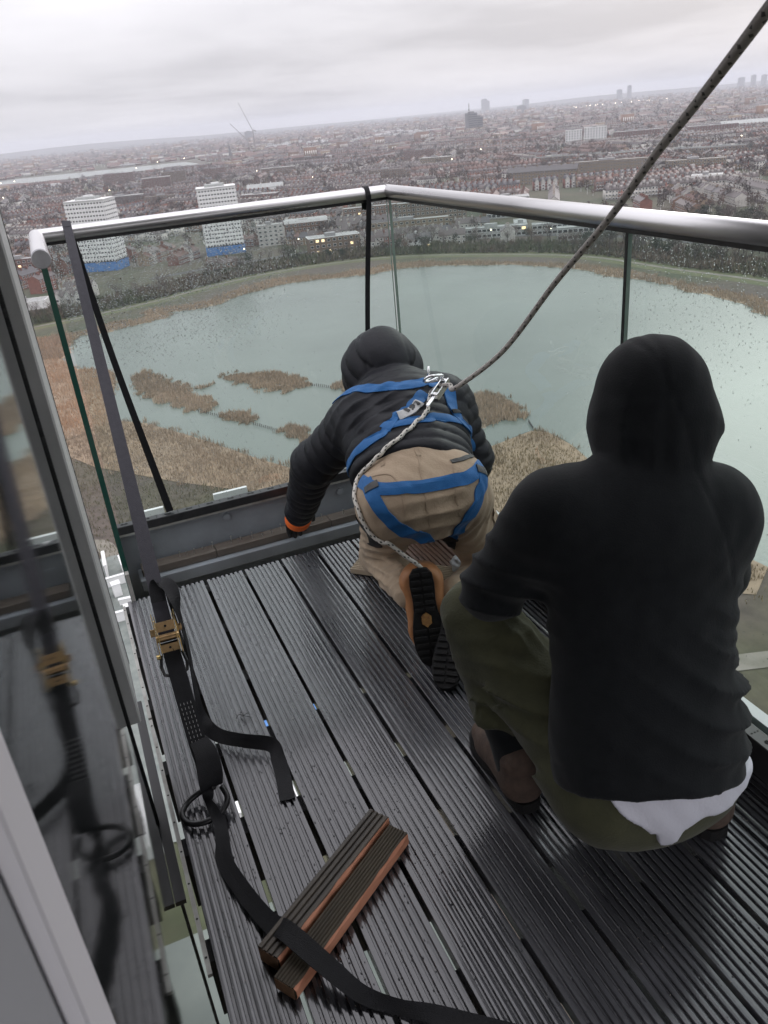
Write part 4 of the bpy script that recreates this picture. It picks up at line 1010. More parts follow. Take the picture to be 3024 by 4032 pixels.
# ------------------------------------------------------------------ haze
hz = MB().box(-14300, 14300, -14300, 14300, GZ-1, 75); me = np_mesh('haze', hz.v, hz.f, [])
hm = bpy.data.materials.new('haze_air'); hm.use_nodes = True; t = hm.node_tree; t.nodes.clear()
ho = t.nodes.new('ShaderNodeOutputMaterial'); pv = t.nodes.new('ShaderNodeVolumePrincipled'); pv.inputs['Color'].default_value = (.88, .90, .98, 1); pv.inputs['Density'].default_value = .000115; pv.inputs['Anisotropy'].default_value = .2
t.links.new(pv.outputs[0], ho.inputs['Volume']); me.materials.append(hm)
HAZE = link('haze', me); tag(HAZE, 'pale damp haze over the city', 'haze', kind='stuff')
# ------------------------------------------------------------------ people: signed distance fields turned into one skin each
# BODY BEGIN
A3 = lambda *v: np.array(v, float)
def nrm(v): v = np.asarray(v, float); return v/np.linalg.norm(v)
def smin(a, b, k):
    h = np.maximum(k-np.abs(a-b), 0)/k
    return np.minimum(a, b)-h*h*k*.25
def smax(a, b, k): return -smin(-a, -b, k)
def rc(P, a, b, ra, rb, n=None, s=1.0, quilt=None):
    """tapered capsule; n,s squash it along n; quilt=(pitch, depth, phase) swells it between seams"""
    a, b = np.asarray(a, float), np.asarray(b, float); Q = P-a; u = b-a
    if n is not None:
        n = nrm(n); Q = Q+n*((Q@n)*(1/s-1))[:, None]; u = u+n*((u@n)*(1/s-1))
    L_ = np.linalg.norm(u); u = u/L_; t = Q@u; tc_ = np.clip(t, 0, L_)
    d = np.linalg.norm(Q-tc_[:, None]*u, axis=1)-(ra+(rb-ra)*tc_/L_)
    if quilt:
        p, dep, ph = quilt; d = d-dep*(np.abs(np.sin(math.pi*(t/p+ph)))**.4-.75)
    return d*(s if n is not None else 1.0)*.5+d*.5 if n is not None else d
def ell(P, c, r, ax=None):
    Q = P-np.asarray(c, float)
    if ax is not None: Q = Q@np.asarray(ax, float).T
    r = np.asarray(r, float); k0 = np.linalg.norm(Q/r, axis=1); k1 = np.linalg.norm(Q/(r*r), axis=1)+1e-9
    return k0*(k0-1)/k1
def wob(P, s, seed):
    q = np.random.default_rng(seed); o = 0
    for k in range(5):
        d = q.normal(size=3); d /= np.linalg.norm(d); o = o+np.sin(P@d*s*(1+.35*k)+q.uniform(0, 6.28)+1.7*np.sin(P@nrm(q.normal(size=3))*s*.6))
    return o/5
def fold(P, c, along, across, wl, amp, rad_, ph=0.0):
    """sharp-crested creases running along `along`, repeating every wl in direction `across`, fading with rad_ from c"""
    Q = P-np.asarray(c, float); u = Q@nrm(across); v = Q@nrm(along)
    w = np.exp(-((Q**2).sum(1))/(rad_*rad_)); x = u/wl+ph+.35*np.sin(v/wl*.8)
    return amp*w*(np.abs(np.sin(math.pi*x))**.8*2-1)

# --- worker kneeling in the quilted jacket
J1 = dict(hipL=A3(.815, 2.10, .445), hipR=A3(1.005, 2.08, .445), wst=A3(.925, 2.20, .50), chest=A3(1.005, 2.43, .58), shL=A3(.855, 2.46, .60), shR=A3(1.165, 2.42, .605), neck=A3(1.01, 2.53, .64), head=A3(1.035, 2.665, .715),
          elL=A3(.715, 2.61, .42), wrL=A3(.70, 2.87, .115), elR=A3(1.225, 2.36, .40), wrR=A3(1.14, 2.62, .10), knL=A3(.868, 2.43, .075), anL=A3(.800, 1.995, .175), knR=A3(1.165, 2.12, .085), anR=A3(.93, 1.95, .15))
n1 = nrm(np.cross(J1['shR']-J1['shL'], J1['chest']-J1['wst']))
def jacket1(P):
    q = (.046, .0125, .1); j = J1
    d = rc(P, j['wst'], j['chest'], .205, .222, n1, .66, q)
    d = smin(d, rc(P, j['shL'], j['shR'], .095, .095, None, 1, None), .06)
    d = smin(d, rc(P, j['chest'], j['neck'], .14, .11, None, 1, (.045, .008, .3)), .05)
    for s in 'LR':
        d = smin(d, rc(P, j['sh'+s], j['el'+s], .096, .080, None, 1, (.047, .011, .2)), .03)
        d = smin(d, rc(P, j['el'+s], j['wr'+s], .080, .060, None, 1, (.047, .0105, .6)), .02)
    hc = j['head']+A3(-.004, -.012, -.022); h = ell(P, hc, (.148, .150, .158)); t = (P-hc)@nrm((.05, -.55, .85))
    h = h-.014*(np.abs(np.sin(math.pi*(t/.060+.35)))**.45-.75)
    sd = np.abs(np.abs((P-hc)@nrm((1, -.15, 0)))-.075); h = h+.003*np.exp(-(sd/.006)**2)
    d = smin(d, rc(P, j['neck'], hc, .095, .10), .02); d = smin(d, h, .004)
    ua = nrm(j['chest']-j['wst'])
    hem = -((P-(j['wst']-ua*.055))@ua); d = smax(d, hem, .015)
    d = d+.006*wob(P, 26, 3)+fold(P, (.87, 2.38, .62), (1, .6, .2), (-.4, 1, .4), .05, .006, .14)
    return d
def trousers1(P):
    j = J1
    d = rc(P, j['hipL'], j['hipR'], .122, .122)
    d = smin(d, rc(P, (j['hipL']+j['hipR'])/2, j['wst']+A3(0, -.01, -.01), .15, .165, n1, .80), .06)
    d = smin(d, rc(P, j['hipL']+A3(.0, -.03, .005), j['hipL']+A3(-.01, -.03, -.025), .110, .095), .035)
    d = smin(d, rc(P, j['hipR']+A3(-.0, -.03, .005), j['hipR']+A3(.03, -.03, -.025), .110, .095), .035)
    for s, r in (('L', 1), ('R', 1)):
        d = smin(d, rc(P, j['hip'+s], j['kn'+s], .108, .074), .02)
        d = smin(d, rc(P, j['kn'+s], j['an'+s], .072, .052), .02)
    d = d+.005*wob(P, 30, 9)+.0028*wob(P, 75, 10)+fold(P, (.90, 1.97, .40), (1, .1, .35), (-.2, .2, 1), .05, .006, .13)
    d = d+fold(P, (1.08, 2.08, .35), (.3, .1, .6), (1, .2, -.6), .034, .006, .13)+fold(P, (.78, 2.2, .16), (1, .1, .2), (0, .3, 1), .036, .007, .13)+fold(P, (.80, 2.05, .26), (1, 0, 0), (0, .8, .6), .035, .006, .10)
    return d
# --- worker squatting in the black hoodie
J2 = dict(hipL=A3(.835, 1.04, .215), hipR=A3(.995, 1.01, .215), wst=A3(.915, 1.02, .36), chest=A3(.965, 1.13, .68), shL=A3(.80, 1.20, .795), shR=A3(1.125, 1.11, .755), neck=A3(1.0, 1.16, .85), head=A3(1.040, 1.205, .955),
          elL=A3(.715, 1.30, .60), wrL=A3(.88, 1.52, .45), elR=A3(1.215, 1.17, .55), wrR=A3(1.12, 1.45, .43), knL=A3(.735, 1.41, .455), anL=A3(.755, 1.26, .10), knR=A3(1.14, 1.38, .34), anR=A3(1.065, 1.03, .12))
l2 = nrm(J2['shR']-J2['shL']); u2 = nrm(J2['chest']-J2['wst']); n2 = nrm(np.cross(l2, u2))
def hoodie2(P):
    j = J2
    d = rc(P, j['wst']-u2*.10, j['wst'], .20, .192, n2, .80)
    d = smin(d, rc(P, j['wst'], j['chest'], .195, .20, n2, .72), .05)
    d = smin(d, rc(P, j['shL']+A3(.03, -.01, -.01), j['shR']+A3(-.03, 0, -.01), .088, .088), .10)
    d = smin(d, rc(P, j['chest']+u2*.05, j['neck'], .13, .085), .07)
    d = smin(d, rc(P, j['shL'], j['elL'], .088, .072), .05); d = smin(d, rc(P, j['elL'], j['wrL'], .072, .054), .02)
    d = smin(d, rc(P, j['shR'], j['elR'], .088, .07), .05); d = smin(d, rc(P, j['elR'], j['wrR'], .07, .054), .02)
    hd = j['head']
    h = rc(P, hd+A3(-.004, .0, -.03), hd+A3(.004, .015, .045), .128, .112, l2, .97)
    h = smin(h, rc(P, j['neck']+A3(.012, .01, .02), hd+A3(0, 0, -.03), .098, .125), .04)
    h = h+fold(P, hd+A3(-.10, 0, -.07), (.2, 0, 1), (1, -.3, -.2), .045, .009, .11)+fold(P, hd+A3(.09, -.04, -.10), (-.4, 0, 1), (1, -.3, .2), .05, .004, .09)
    seam = np.abs((P-hd)@l2+.03); h = h+.0022*np.exp(-(seam/.006)**2)
    d = smin(d, h, .009)
    hem = -((P-(j['wst']-u2*.118))@nrm(u2+A3(.05, .10, 0))); d = d+.0022*np.exp(-((hem+.05)/.004)**2); d = smax(d, hem, .008)
    d = d+.004*wob(P, 14, 21)+.0022*wob(P, 48, 22)+fold(P, (1.07, .93, .38), (-.75, 0, .62), (.55, .1, .8), .066, .009, .21)+fold(P, (1.13, 1.0, .47), (-.8, 0, .45), (.45, .1, .85), .052, .007, .13)
    d = d+fold(P, (.70, 1.29, .62), (1, .5, .3), (.2, .1, 1), .06, .008, .14)
    sm = np.abs((P-j['shR'])@nrm(l2*.8+u2*.3)+.055); d = d+.0022*np.exp(-(sm/.005)**2)*(P[:, 2] > .66)
    return d
def trousers2(P):
    j = J2
    d = rc(P, j['hipL'], j['hipR'], .135, .135)
    d = smin(d, rc(P, (j['hipL']+j['hipR'])/2, j['wst'], .155, .16, n2, .85), .06)
    for s in 'LR':
        d = smin(d, rc(P, j['hip'+s], j['kn'+s], .125, .082), .035); d = smin(d, rc(P, j['kn'+s], j['an'+s]+(j['kn'+s]-j['an'+s])*.40, .084, .080), .03)
    d = d+.004*wob(P, 26, 33)+fold(P, (.73, 1.34, .34), (.1, -.3, 1), (1, .4, 0), .040, .010, .15)+fold(P, (.79, 1.18, .20), (.3, -.6, .6), (1, .3, .3), .045, .011, .16)+fold(P, (.76, 1.22, .36), (.5, -1, -.4), (0, .3, 1), .055, .009, .15)
    return smax(d, .012-P[:, 2], .01)
def shirt2(P):
    d = trousers2(P)-.014+.004*wob(P, 60, 71)
    x = (P-J2['hipL'])@l2
    up = (P-(J2['wst']-u2*.10))@u2
    low = .178+.040*np.clip((x-.08)/.2, 0, 1)-.038*np.exp(-((x-.078)/.022)**4)+.006*np.sin(x*55)
    return smax(smax(d, up, .01), low+.02-P[:, 2]-.18*np.clip(-x, 0, 1)+1.2*np.maximum(.035-x, 0)+.35*np.maximum(P[:, 1]-1.0, 0), .006)
def skeleton(j):
    def f(P):
        d = rc(P, j['wst'], j['chest'], .12, .13); d = smin(d, rc(P, j['hipL'], j['hipR'], .10, .10), .04); d = smin(d, rc(P, (j['hipL']+j['hipR'])/2, j['wst'], .11, .11), .04)
        d = smin(d, rc(P, j['shL'], j['shR'], .06, .06), .04); d = smin(d, rc(P, j['neck'], j['head'], .055, .06), .03); d = smin(d, rc(P, j['chest'], j['neck'], .10, .05), .04)
        f_ = nrm(A3(.05, 1, -.25)); d = smin(d, ell(P, j['head'], (.075, .092, .105)), .02); d = smin(d, rc(P, j['head']+f_*.085, j['head']+f_*.10+A3(0, 0, -.03), .010, .014), .012)
        for s in 'LR':
            for a, b, r0, r1 in (('sh', 'el', .048, .038), ('el', 'wr', .038, .028), ('hip', 'kn', .085, .055), ('kn', 'an', .052, .036)): d = smin(d, rc(P, j[a+s], j[b+s], r0, r1), .02)
            for q in (-1, 1): pass
        for q in (-1, 1): d = smin(d, ell(P, j['head']+A3(q*.075, 0, 0), (.012, .02, .03)), .006)
        return d
    return f
def hand_field(w, fwd, side, curl=.6, spread=1.0, thumb=1):
    """glove: palm, four unequal bent fingers and a thumb leaving the side of the palm"""
    w, fwd, side = np.asarray(w, float), nrm(fwd), nrm(side); dn = nrm(np.cross(side, fwd))
    def f(P):
        d = rc(P, w, w+fwd*.075, .030, .037, dn, .55)
        d = smin(d, rc(P, w-fwd*.03, w, .033, .030), .02)
        for k, (o_, ln) in enumerate(((-.030, .082), (-.010, .094), (.011, .088), (.031, .068))):
            a = w+fwd*.082+side*o_; b = a+nrm(fwd+side*o_*4*spread-dn*curl*.35)*ln*.45; c = b+nrm(fwd*.75-dn*curl)*ln*.32; e_ = c+nrm(fwd*.4-dn*curl*1.4)*ln*.25
            for p, q_, r0, r1 in ((a-fwd*.02, a, .013, .0125), (a, b, .0125, .0115), (b, c, .0115, .0105), (c, e_, .0105, .009)): d = smin(d, rc(P, p, q_, r0, r1), .006)
        a = w+fwd*.018-side*.030*thumb; b = a+nrm(fwd*.7-side*thumb*.75-dn*.2)*.042; c = b+nrm(fwd*.95-side*thumb*.2-dn*.3*curl)*.034
        d = smin(d, rc(P, a, b, .015, .013), .010); d = smin(d, rc(P, b, c, .013, .0105), .006)
        return d
    return f
# BODY END

def grid_eval(f, lo, hi, h):
    lo, hi = np.asarray(lo, float), np.asarray(hi, float); n = np.ceil((hi-lo)/h).astype(int)+1
    xs = [lo[k]+h*np.arange(n[k]) for k in range(3)]; V = np.empty(n, np.float32)
    st = max(1, int(250000/(n[1]*n[2])))
    YZ = np.stack(np.meshgrid(xs[1], xs[2], indexing='ij'), -1).reshape(-1, 2)
    for i in range(0, n[0], st):
        x = xs[0][i:i+st]; P = np.concatenate([np.repeat(x, len(YZ))[:, None], np.tile(YZ, (len(x), 1))], 1)
        V[i:i+st] = f(P).reshape(len(x), n[1], n[2])
    return V, lo
def surface_nets(V, lo, h):
    s = V < 0; n = np.array(V.shape)
    off = np.array([(i, j, k) for i in (0, 1) for j in (0, 1) for k in (0, 1)])
    cnt = sum(s[i:n[0]-1+i, j:n[1]-1+j, k:n[2]-1+k].astype(np.int8) for i, j, k in off)
    act = np.argwhere((cnt > 0) & (cnt < 8)); idm = -np.ones(n-1, np.int64); idm[tuple(act.T)] = np.arange(len(act))
    C8 = np.stack([V[act[:, 0]+i, act[:, 1]+j, act[:, 2]+k] for i, j, k in off], 1)
    acc = np.zeros((len(act), 3)); num = np.zeros(len(act))
    for a in range(8):
        for b in range(a+1, 8):
            if np.abs(off[a]-off[b]).sum() != 1: continue
            va, vb = C8[:, a], C8[:, b]; m = (va < 0) != (vb < 0); t = np.where(m, va/np.where(m, va-vb, 1), 0)
            acc += m[:, None]*(off[a]+t[:, None]*(off[b]-off[a])); num += m
    X = lo+h*(act+acc/num[:, None]); F = []
    for ax in range(3):
        o = [k for k in range(3) if k != ax]; sl0 = [slice(None)]*3; sl1 = [slice(None)]*3; sl0[ax] = slice(0, -1); sl1[ax] = slice(1, None)
        ch = s[tuple(sl0)] != s[tuple(sl1)]; E = np.argwhere(ch); E = E[(E[:, o[0]] > 0) & (E[:, o[1]] > 0) & (E[:, o[0]] < n[o[0]]-1) & (E[:, o[1]] < n[o[1]]-1)]
        q = []
        for d0, d1 in ((-1, -1), (0, -1), (0, 0), (-1, 0)):
            c = E.copy(); c[:, o[0]] += d0; c[:, o[1]] += d1; q.append(idm[tuple(c.T)])
        q = np.stack(q, 1); ins = s[tuple(E.T)]; flip = ins if ax != 1 else ~ins
        q[~flip] = q[~flip][:, ::-1]; F.append(q)
    return X, np.concatenate(F)
def skin(name, f, lo, hi, h, m, parent, sm=1):
    V, lo = grid_eval(f, lo, hi, h); X, F = surface_nets(V, lo, h)
    o = link(name, np_mesh(name, X, F, m, smooth=True), parent); return o
def grad(f, P, e=.002):
    g = np.stack([f(P+np.eye(3)[k]*e)-f(P-np.eye(3)[k]*e) for k in range(3)], 1); return g/(np.linalg.norm(g, axis=1, keepdims=True)+1e-9)
def snap(f, P, off, it=8):
    for _ in range(it): P = P-(np.clip(f(P)-off, -.03, .03)*.8)[:, None]*grad(f, P)
    return P
def strap(name, pts, w, f, m, parent, off=.003, n=14, th=.0016):
    """webbing laid on the surface of field f along pts"""
    C = snap(f, spline(pts, n), off); t = np.gradient(C, axis=0); t /= np.linalg.norm(t, axis=1, keepdims=True); N_ = grad(f, C); B = np.cross(t, N_); B /= np.linalg.norm(B, axis=1, keepdims=True)
    K = 7; rows = [snap(f, C+B*(k/(K-1)-.5)*w, off, 4) for k in range(K)]; N2 = [grad(f, r) for r in rows]
    for _ in range(2): rows = [np.concatenate([r[:1], (r[:-2]+2*r[1:-1]+r[2:])/4, r[-1:]]) for r in rows]
    n_ = len(C); V = np.concatenate([np.stack(rows, 1)+np.stack(N2, 1)*th, np.stack(rows, 1)-np.stack(N2, 1)*.004], 1).reshape(-1, 3); F = []
    W = 2*K
    for i in range(n_-1):
        a, b = i*W, (i+1)*W
        for k in range(K-1): F.append((a+k, a+k+1, b+k+1, b+k)); F.append((a+K+k, b+K+k, b+K+k+1, a+K+k+1))
        F.append((a, b, b+K, a+K)); F.append((a+K-1, a+2*K-1, b+2*K-1, b+K-1))
    return link(name, np_mesh(name, V, F, m, smooth=False), parent)

M['puffer'] = mat('quilted_nylon', (.0080, .0086, .0118), .52, var=(.0115, .0122, .0165), vscale=30, bump=.0010, bscale=70, sheen=.0, spec=.24)
M['khaki'] = mat('khaki_cotton', (.41, .315, .225), .85, var=(.35, .265, .185), vscale=18, bump=.0012, bscale=160, sheen=.1, spec=.2)
M['khaki_d'] = mat('khaki_seam', (.30, .225, .155), .85, var=(.35, .265, .185), vscale=60)
M['harness'] = mat('blue_webbing', (.012, .100, .285), .6, var=(.018, .125, .34), vscale=45, bump=.0010, bscale=420, sheen=.1, spec=.25)
M['hoodie'] = mat('black_jersey', (.0075, .0088, .0102), .85, var=(.0105, .0120, .0135), vscale=40, bump=.0008, bscale=350, sheen=.10, spec=.16)
M['olive'] = mat('olive_cotton', (.072, .073, .040), .85, var=(.052, .053, .030), vscale=20, bump=.0012, bscale=170, sheen=.1, spec=.2)
M['tee'] = mat('white_jersey', (.60, .60, .66), .85, bump=.001, bscale=120)
M['skin_m'] = mat('skin', (.45, .28, .20), .5)
M['glove'] = mat('black_glove', (.012, .012, .013), .6, bump=.0015, bscale=150)
M['orange'] = mat('orange_knit', (.95, .17, .025), .7, bump=.0015, bscale=260)
M['rubber'] = mat('boot_rubber', (.010, .010, .011), .75, var=(.018, .017, .016), vscale=40, bump=.0015, bscale=140, spec=.2)
M['tan'] = mat('tan_leather', (.42, .19, .075), .55, var=(.33, .14, .055), vscale=30)
M['brown'] = mat('brown_suede', (.105, .070, .052), .85, var=(.062, .042, .034), vscale=30, bump=.0015, bscale=120)
M['amber'] = mat('amber_logo', (.42, .22, .05), .5, var=(.20, .09, .03), vscale=90)
M['alu'] = mat('polished_alloy', (.80, .80, .80), .22, metal=1.0)
M['tagw'] = mat('label_tape', (.55, .55, .54), .6, var=(.42, .42, .42), vscale=120)

def boot(parent, heel, toe_dir, up, msole, mupper, mshaft, length=.30, logo=False, treads=True, fat=1.0):
    T = Matrix.Identity(4); y = Vector(toe_dir).normalized(); z = Vector(up); z = (z-y*z.dot(y)).normalized(); x = y.cross(z)
    T = Matrix(((x.x, y.x, z.x, heel[0]), (x.y, y.y, z.y, heel[1]), (x.z, y.z, z.z, heel[2]), (0, 0, 0, 1)))
    s = length/.30
    prof = [(0, 0.0), (.022, .003), (.034, .018), (.037, .05), (.034, .10), (.036, .13), (.045, .175), (.049, .21), (.046, .25), (.034, .283), (.015, .298), (0, .30)]
    out = [(a*s, b*s) for a, b in prof]+[(-a*s*.96, b*s) for a, b in prof[-2:0:-1]]
    n = len(out); V = [(a, b, 0) for a, b in out]+[(a*1.03, b, .012) for a, b in out]+[(a*.97, b, .030) for a, b in out]
    F = [tuple(range(n)), tuple(range(2*n, 3*n))[::-1]]
    for r_ in range(2): F += [(r_*n+i, (r_+1)*n+i, (r_+1)*n+(i+1) % n, r_*n+(i+1) % n) for i in range(n)]
    B_ = empty('boot', (0, 0, 0), 0, parent); B_.parent = parent; B_.matrix_local = T
    MB().add(V, F).build('sole', msole, B_)
    if treads:
        tm = MB()
        for k in range(13):
            yy = (.018+k*.0215)*s
            if logo and 6 <= k <= 7: continue
            wx = np.interp(yy/s, [p[1] for p in prof], [p[0] for p in prof])*s*.86
            for sgn in (-1, 1): tm.bbox(sgn*wx if sgn < 0 else .003, -.003 if sgn < 0 else wx, yy-.007, yy+.006, -.0055, .001, .0015)
        o = tm.build('tread_blocks', msole, B_); tag(o, kind='stuff')
    if logo:
        o = MB().add([(.016*math.cos(a)*(1.1 if k % 2 else .9), .155*s+.022*math.sin(a)*(1.1 if k % 2 else .9), -.0035) for k, a in enumerate(np.arange(12)*math.pi/6)]+[(.016*math.cos(a), .155*s+.022*math.sin(a), .001) for a in np.arange(12)*math.pi/6], [tuple(range(12))[::-1]]+[(i, (i+1) % 12, (i+1) % 12+12, i+12) for i in range(12)]).build('sole_badge', M['amber'], B_)
    def up_f(P):
        P = P/s/np.array((fat, 1, 1))
        d = rc(P, (0, .045, .065), (0, .20, .050), .047, .046); d = smin(d, rc(P, (0, .20, .048), (0, .255, .042), .045, .036), .02)
        d = smin(d, rc(P, (0, .055, .07), (0, .15, .085), .045, .038), .03)
        d = smin(d, rc(P, (0, .050, .06), (0, .052, .125), .047, .052), .02)
        d = smax(d, .028-P[:, 2], .004); return d*s
    skin('upper', up_f, (-.085, -.03, .015), (.085, .33, .20), .007, mupper, B_)
    lc = MB()
    for k in range(5):
        yy, zz = (.10+k*.024)*s, (.126-k*.010)*s; lc.tube([(-.026*s, yy, zz-.008), (0, yy+.004, zz+.006), (.026*s, yy, zz-.008)], .0028, 5)
    lc.build('laces', M['black_steel'], B_)
    return B_

# worker one
w1 = empty('person', (.90, 2.1, 0)); tag(w1, 'worker in black quilted hooded jacket and khaki trousers kneeling in a blue harness', 'person')
def sk(o):   # fields are built in world space: bring the part under its thing without moving it
    o.matrix_parent_inverse = o.parent.matrix_basis.inverted() if not o.parent.parent else (o.parent.parent.matrix_basis @ o.parent.matrix_basis).inverted(); return o
for par_ in (w1,): par_.matrix_basis = Matrix.Translation((.90, 2.1, 0))
sk(skin('body', skeleton(J1), (.55, 1.85, -.02), (1.4, 3.0, .95), .012, M['skin_m'], w1))
sk(skin('jacket', jacket1, (.55, 2.0, 0.02), (1.33, 2.98, .92), .0056, M['puffer'], w1))
sk(skin('trousers', trousers1, (.58, 1.82, -.04), (1.33, 2.5, .72), .0065, M['khaki'], w1))
gl = sk(skin('glove', hand_field(J1['wrL']+A3(0, .02, -.025), (0, .78, -.62), (1, 0, 0), .75, 1, -1), (.58, 2.82, -.09), (.82, 3.10, .16), .0036, M['glove'], w1))
sk(skin('glove', hand_field(J1['wrR']+A3(-.01, .02, -.02), (-.1, .8, -.55), (1, 0, 0), .6, 1, 1), (1.02, 2.58, -.06), (1.26, 2.86, .16), .0045, M['glove'], w1))
def cuff(c, ax, r, wd):
    ax = nrm(ax); return lambda P: np.maximum(np.abs(rc(P, c-ax*.06, c+ax*.06, r, r*.92))-.004, np.abs((P-c)@ax)-wd)
axL = nrm(J1['wrL']-J1['elL'])
sk(skin('glove_cuff', cuff(J1['wrL']+axL*.062, axL, .053, .022), (.62, 2.80, .0), (.79, 3.0, .20), .0028, M['orange'], w1))
sk(boot(w1, (.812, 1.930, .290), (-.02, -.10, -.30), (.36, .88, -.30), M['rubber'], M['tan'], M['khaki'], .31, logo=True, fat=1.22))
sk(boot(w1, (.905, 1.885, .185), (-.125, -.165, -.145), (.45, .62, -.45), M['rubber'], M['rubber'], M['khaki'], .29))

# worker two
w2 = empty('person'); w2.matrix_basis = Matrix.Translation((.92, 1.1, 0)); tag(w2, 'worker in black hoodie and olive trousers squatting with white shirt tail showing', 'person')
sk(skin('body', skeleton(J2), (.5, .8, -.02), (1.4, 1.7, 1.15), .012, M['skin_m'], w2))
sk(skin('hoodie', hoodie2, (.54, .78, .08), (1.32, 1.66, 1.18), .0068, M['hoodie'], w2))
sk(skin('trousers', trousers2, (.56, .82, -.01), (1.32, 1.56, .62), .0068, M['olive'], w2))
sk(skin('shirt_tail', shirt2, (.66, .82, .02), (1.2, 1.2, .36), .006, M['tee'], w2))
sk(skin('glove', hand_field(J2['wrL']+A3(.02, .02, -.01), (.7, .6, -.35), (-.5, .7, 0), .8, 1, -1), (.82, 1.42, .30), (1.10, 1.72, .56), .0045, M['glove'], w2))
sk(skin('glove', hand_field(J2['wrR']+A3(-.01, .03, -.01), (-.3, .85, -.35), (1, .3, 0), .8, 1, 1), (.96, 1.40, .28), (1.24, 1.74, .54), .0045, M['glove'], w2))
sk(skin('sock', lambda P: rc(P, J2['anL']+A3(0, -.005, -.02), J2['anL']+(J2['knL']-J2['anL'])*.42, .056, .062)+.003*wob(P, 40, 3), (.65, 1.12, .03), (.86, 1.42, .34), .008, M['hoodie'], w2))
sk(boot(w2, (.745, 1.195, 0.006), (.06, .98, 0), (0, 0, 1), M['rubber'], M['brown'], M['olive'], .30, treads=False))
sk(boot(w2, (1.075, .935, 0.006), (.12, .98, 0), (0, 0, 1), M['rubber'], M['brown'], M['olive'], .30, treads=False))
# ------------------------------------------------------------------ harness worn by the kneeling worker
U1 = lambda P: np.minimum(jacket1(P), trousers1(P))
hs = empty('harness', (0, 0, 0), 0, w1); hs.matrix_basis = Matrix.Identity(4); tag(hs, 'blue webbing fall arrest harness with metal ring at the back')
def hstrap(name, pts, w=.043, m=None, off=.002, f=U1, par_=hs): return sk(strap(name, pts, w, f, m or M['harness'], par_, off))
hstrap('seat_strap', [(.725, 2.14, .53), (.745, 2.042, .532), (.827, 1.996, .534), (.935, 1.983, .528), (1.022, 1.981, .524), (1.10, 2.04, .53)])
hstrap('leg_strap', [(.738, 2.10, .535), (.727, 2.031, .512), (.738, 1.987, .47), (.773, 1.96, .42), (.824, 1.953, .385), (.86, 1.965, .36), (.885, 2.02, .33)], off=.003)
hstrap('leg_strap', [(1.085, 2.02, .535), (1.06, 1.97, .50), (1.033, 1.951, .475), (.99, 1.94, .407), (.97, 1.985, .33), (.965, 2.03, .29)], off=.004)
hstrap('shoulder_strap', [(.80, 2.53, .66), (.85, 2.47, .71), (.918, 2.395, .735), (.99, 2.359, .746), (1.075, 2.365, .745), (1.10, 2.355, .734)])
hstrap('shoulder_strap', [(1.08, 2.36, .74), (1.14, 2.332, .698), (1.13, 2.268, .646), (1.138, 2.229, .608), (1.17, 2.242, .563), (1.19, 2.27, .51), (1.19, 2.31, .46)], off=.004)
hstrap('back_strap', [(1.05, 2.315, .712), (.961, 2.263, .69), (.906, 2.252, .675), (.864, 2.235, .655), (.836, 2.223, .638), (.79, 2.24, .59), (.765, 2.27, .53), (.765, 2.31, .47)], off=.003)
hstrap('cross_strap', [(.85, 2.232, .648), (.873, 2.235, .657), (.94, 2.22, .664), (1.025, 2.209, .659), (1.091, 2.217, .638), (1.14, 2.23, .605)], w=.036)
hstrap('label_tape', [(1.01, 2.278, .70), (.984, 2.26, .691), (.942, 2.251, .679), (.915, 2.25, .676)], w=.034, m=M['tagw'], off=.006)
for q in range(3): hstrap('print_line', [(1.0-q*.022, 2.272-q*.006, .697-q*.004), (.990-q*.022, 2.266-q*.006, .694-q*.004)], w=.020, m=M['black_steel'], off=.0095)
sk(strap('strap_end', [(.975, 2.03, .305), (.970, 2.05, .268), (.972, 2.07, .245)], .046, U1, M['webbing'], hs, .006))
for pts_ in ([(1.075, 2.01, .53), (1.068, 1.99, .515)], [(.74, 2.07, .535), (.735, 2.05, .525)]): hstrap('hip_buckle', pts_, w=.050, m=M['black_steel'], off=.006)
hstrap('strap_keeper', [(1.128, 2.262, .64), (1.131, 2.25, .63)], w=.048, m=M['webbing'], off=.008)
# trouser details
kd_ = lambda name, pts, w, m=None, off=.0005: sk(strap(name, pts, w, trousers1, m or M['khaki_d'], w1, off, th=.0016))
kd_('back_seam', [(.912, 2.105, .592), (.883, 2.033, .557), (.862, 1.959, .49), (.866, 1.95, .409)], .005)
kd_('pocket_seam', [(.985, 2.02, .553), (.962, 1.962, .50), (.962, 1.94, .428), (.992, 1.941, .424), (1.02, 1.95, .43)], .004)
kd_('pocket_seam', [(.755, 2.09, .548), (.796, 2.051, .555), (.80, 2.0, .515), (.795, 1.975, .46)], .004)
kd_('pocket_flap', [(.985, 2.03, .560), (1.02, 2.035, .553), (1.057, 2.056, .545), (1.085, 2.085, .535)], .016, M['glove'], .002)
kd_('belt_loop', [(.912, 2.12, .594), (.905, 2.085, .585)], .014)
kd_('belt_loop', [(.80, 2.14, .585), (.792, 2.11, .577)], .014)
kd_('thigh_pocket', [(.690, 2.09, .42), (.700, 2.10, .36), (.715, 2.13, .30), (.735, 2.17, .245)], .05, M['glove'], .002)
kd_('thigh_pocket', [(1.15, 2.02, .36), (1.165, 2.03, .32), (1.18, 2.05, .27)], .06, M['khaki'], .004)

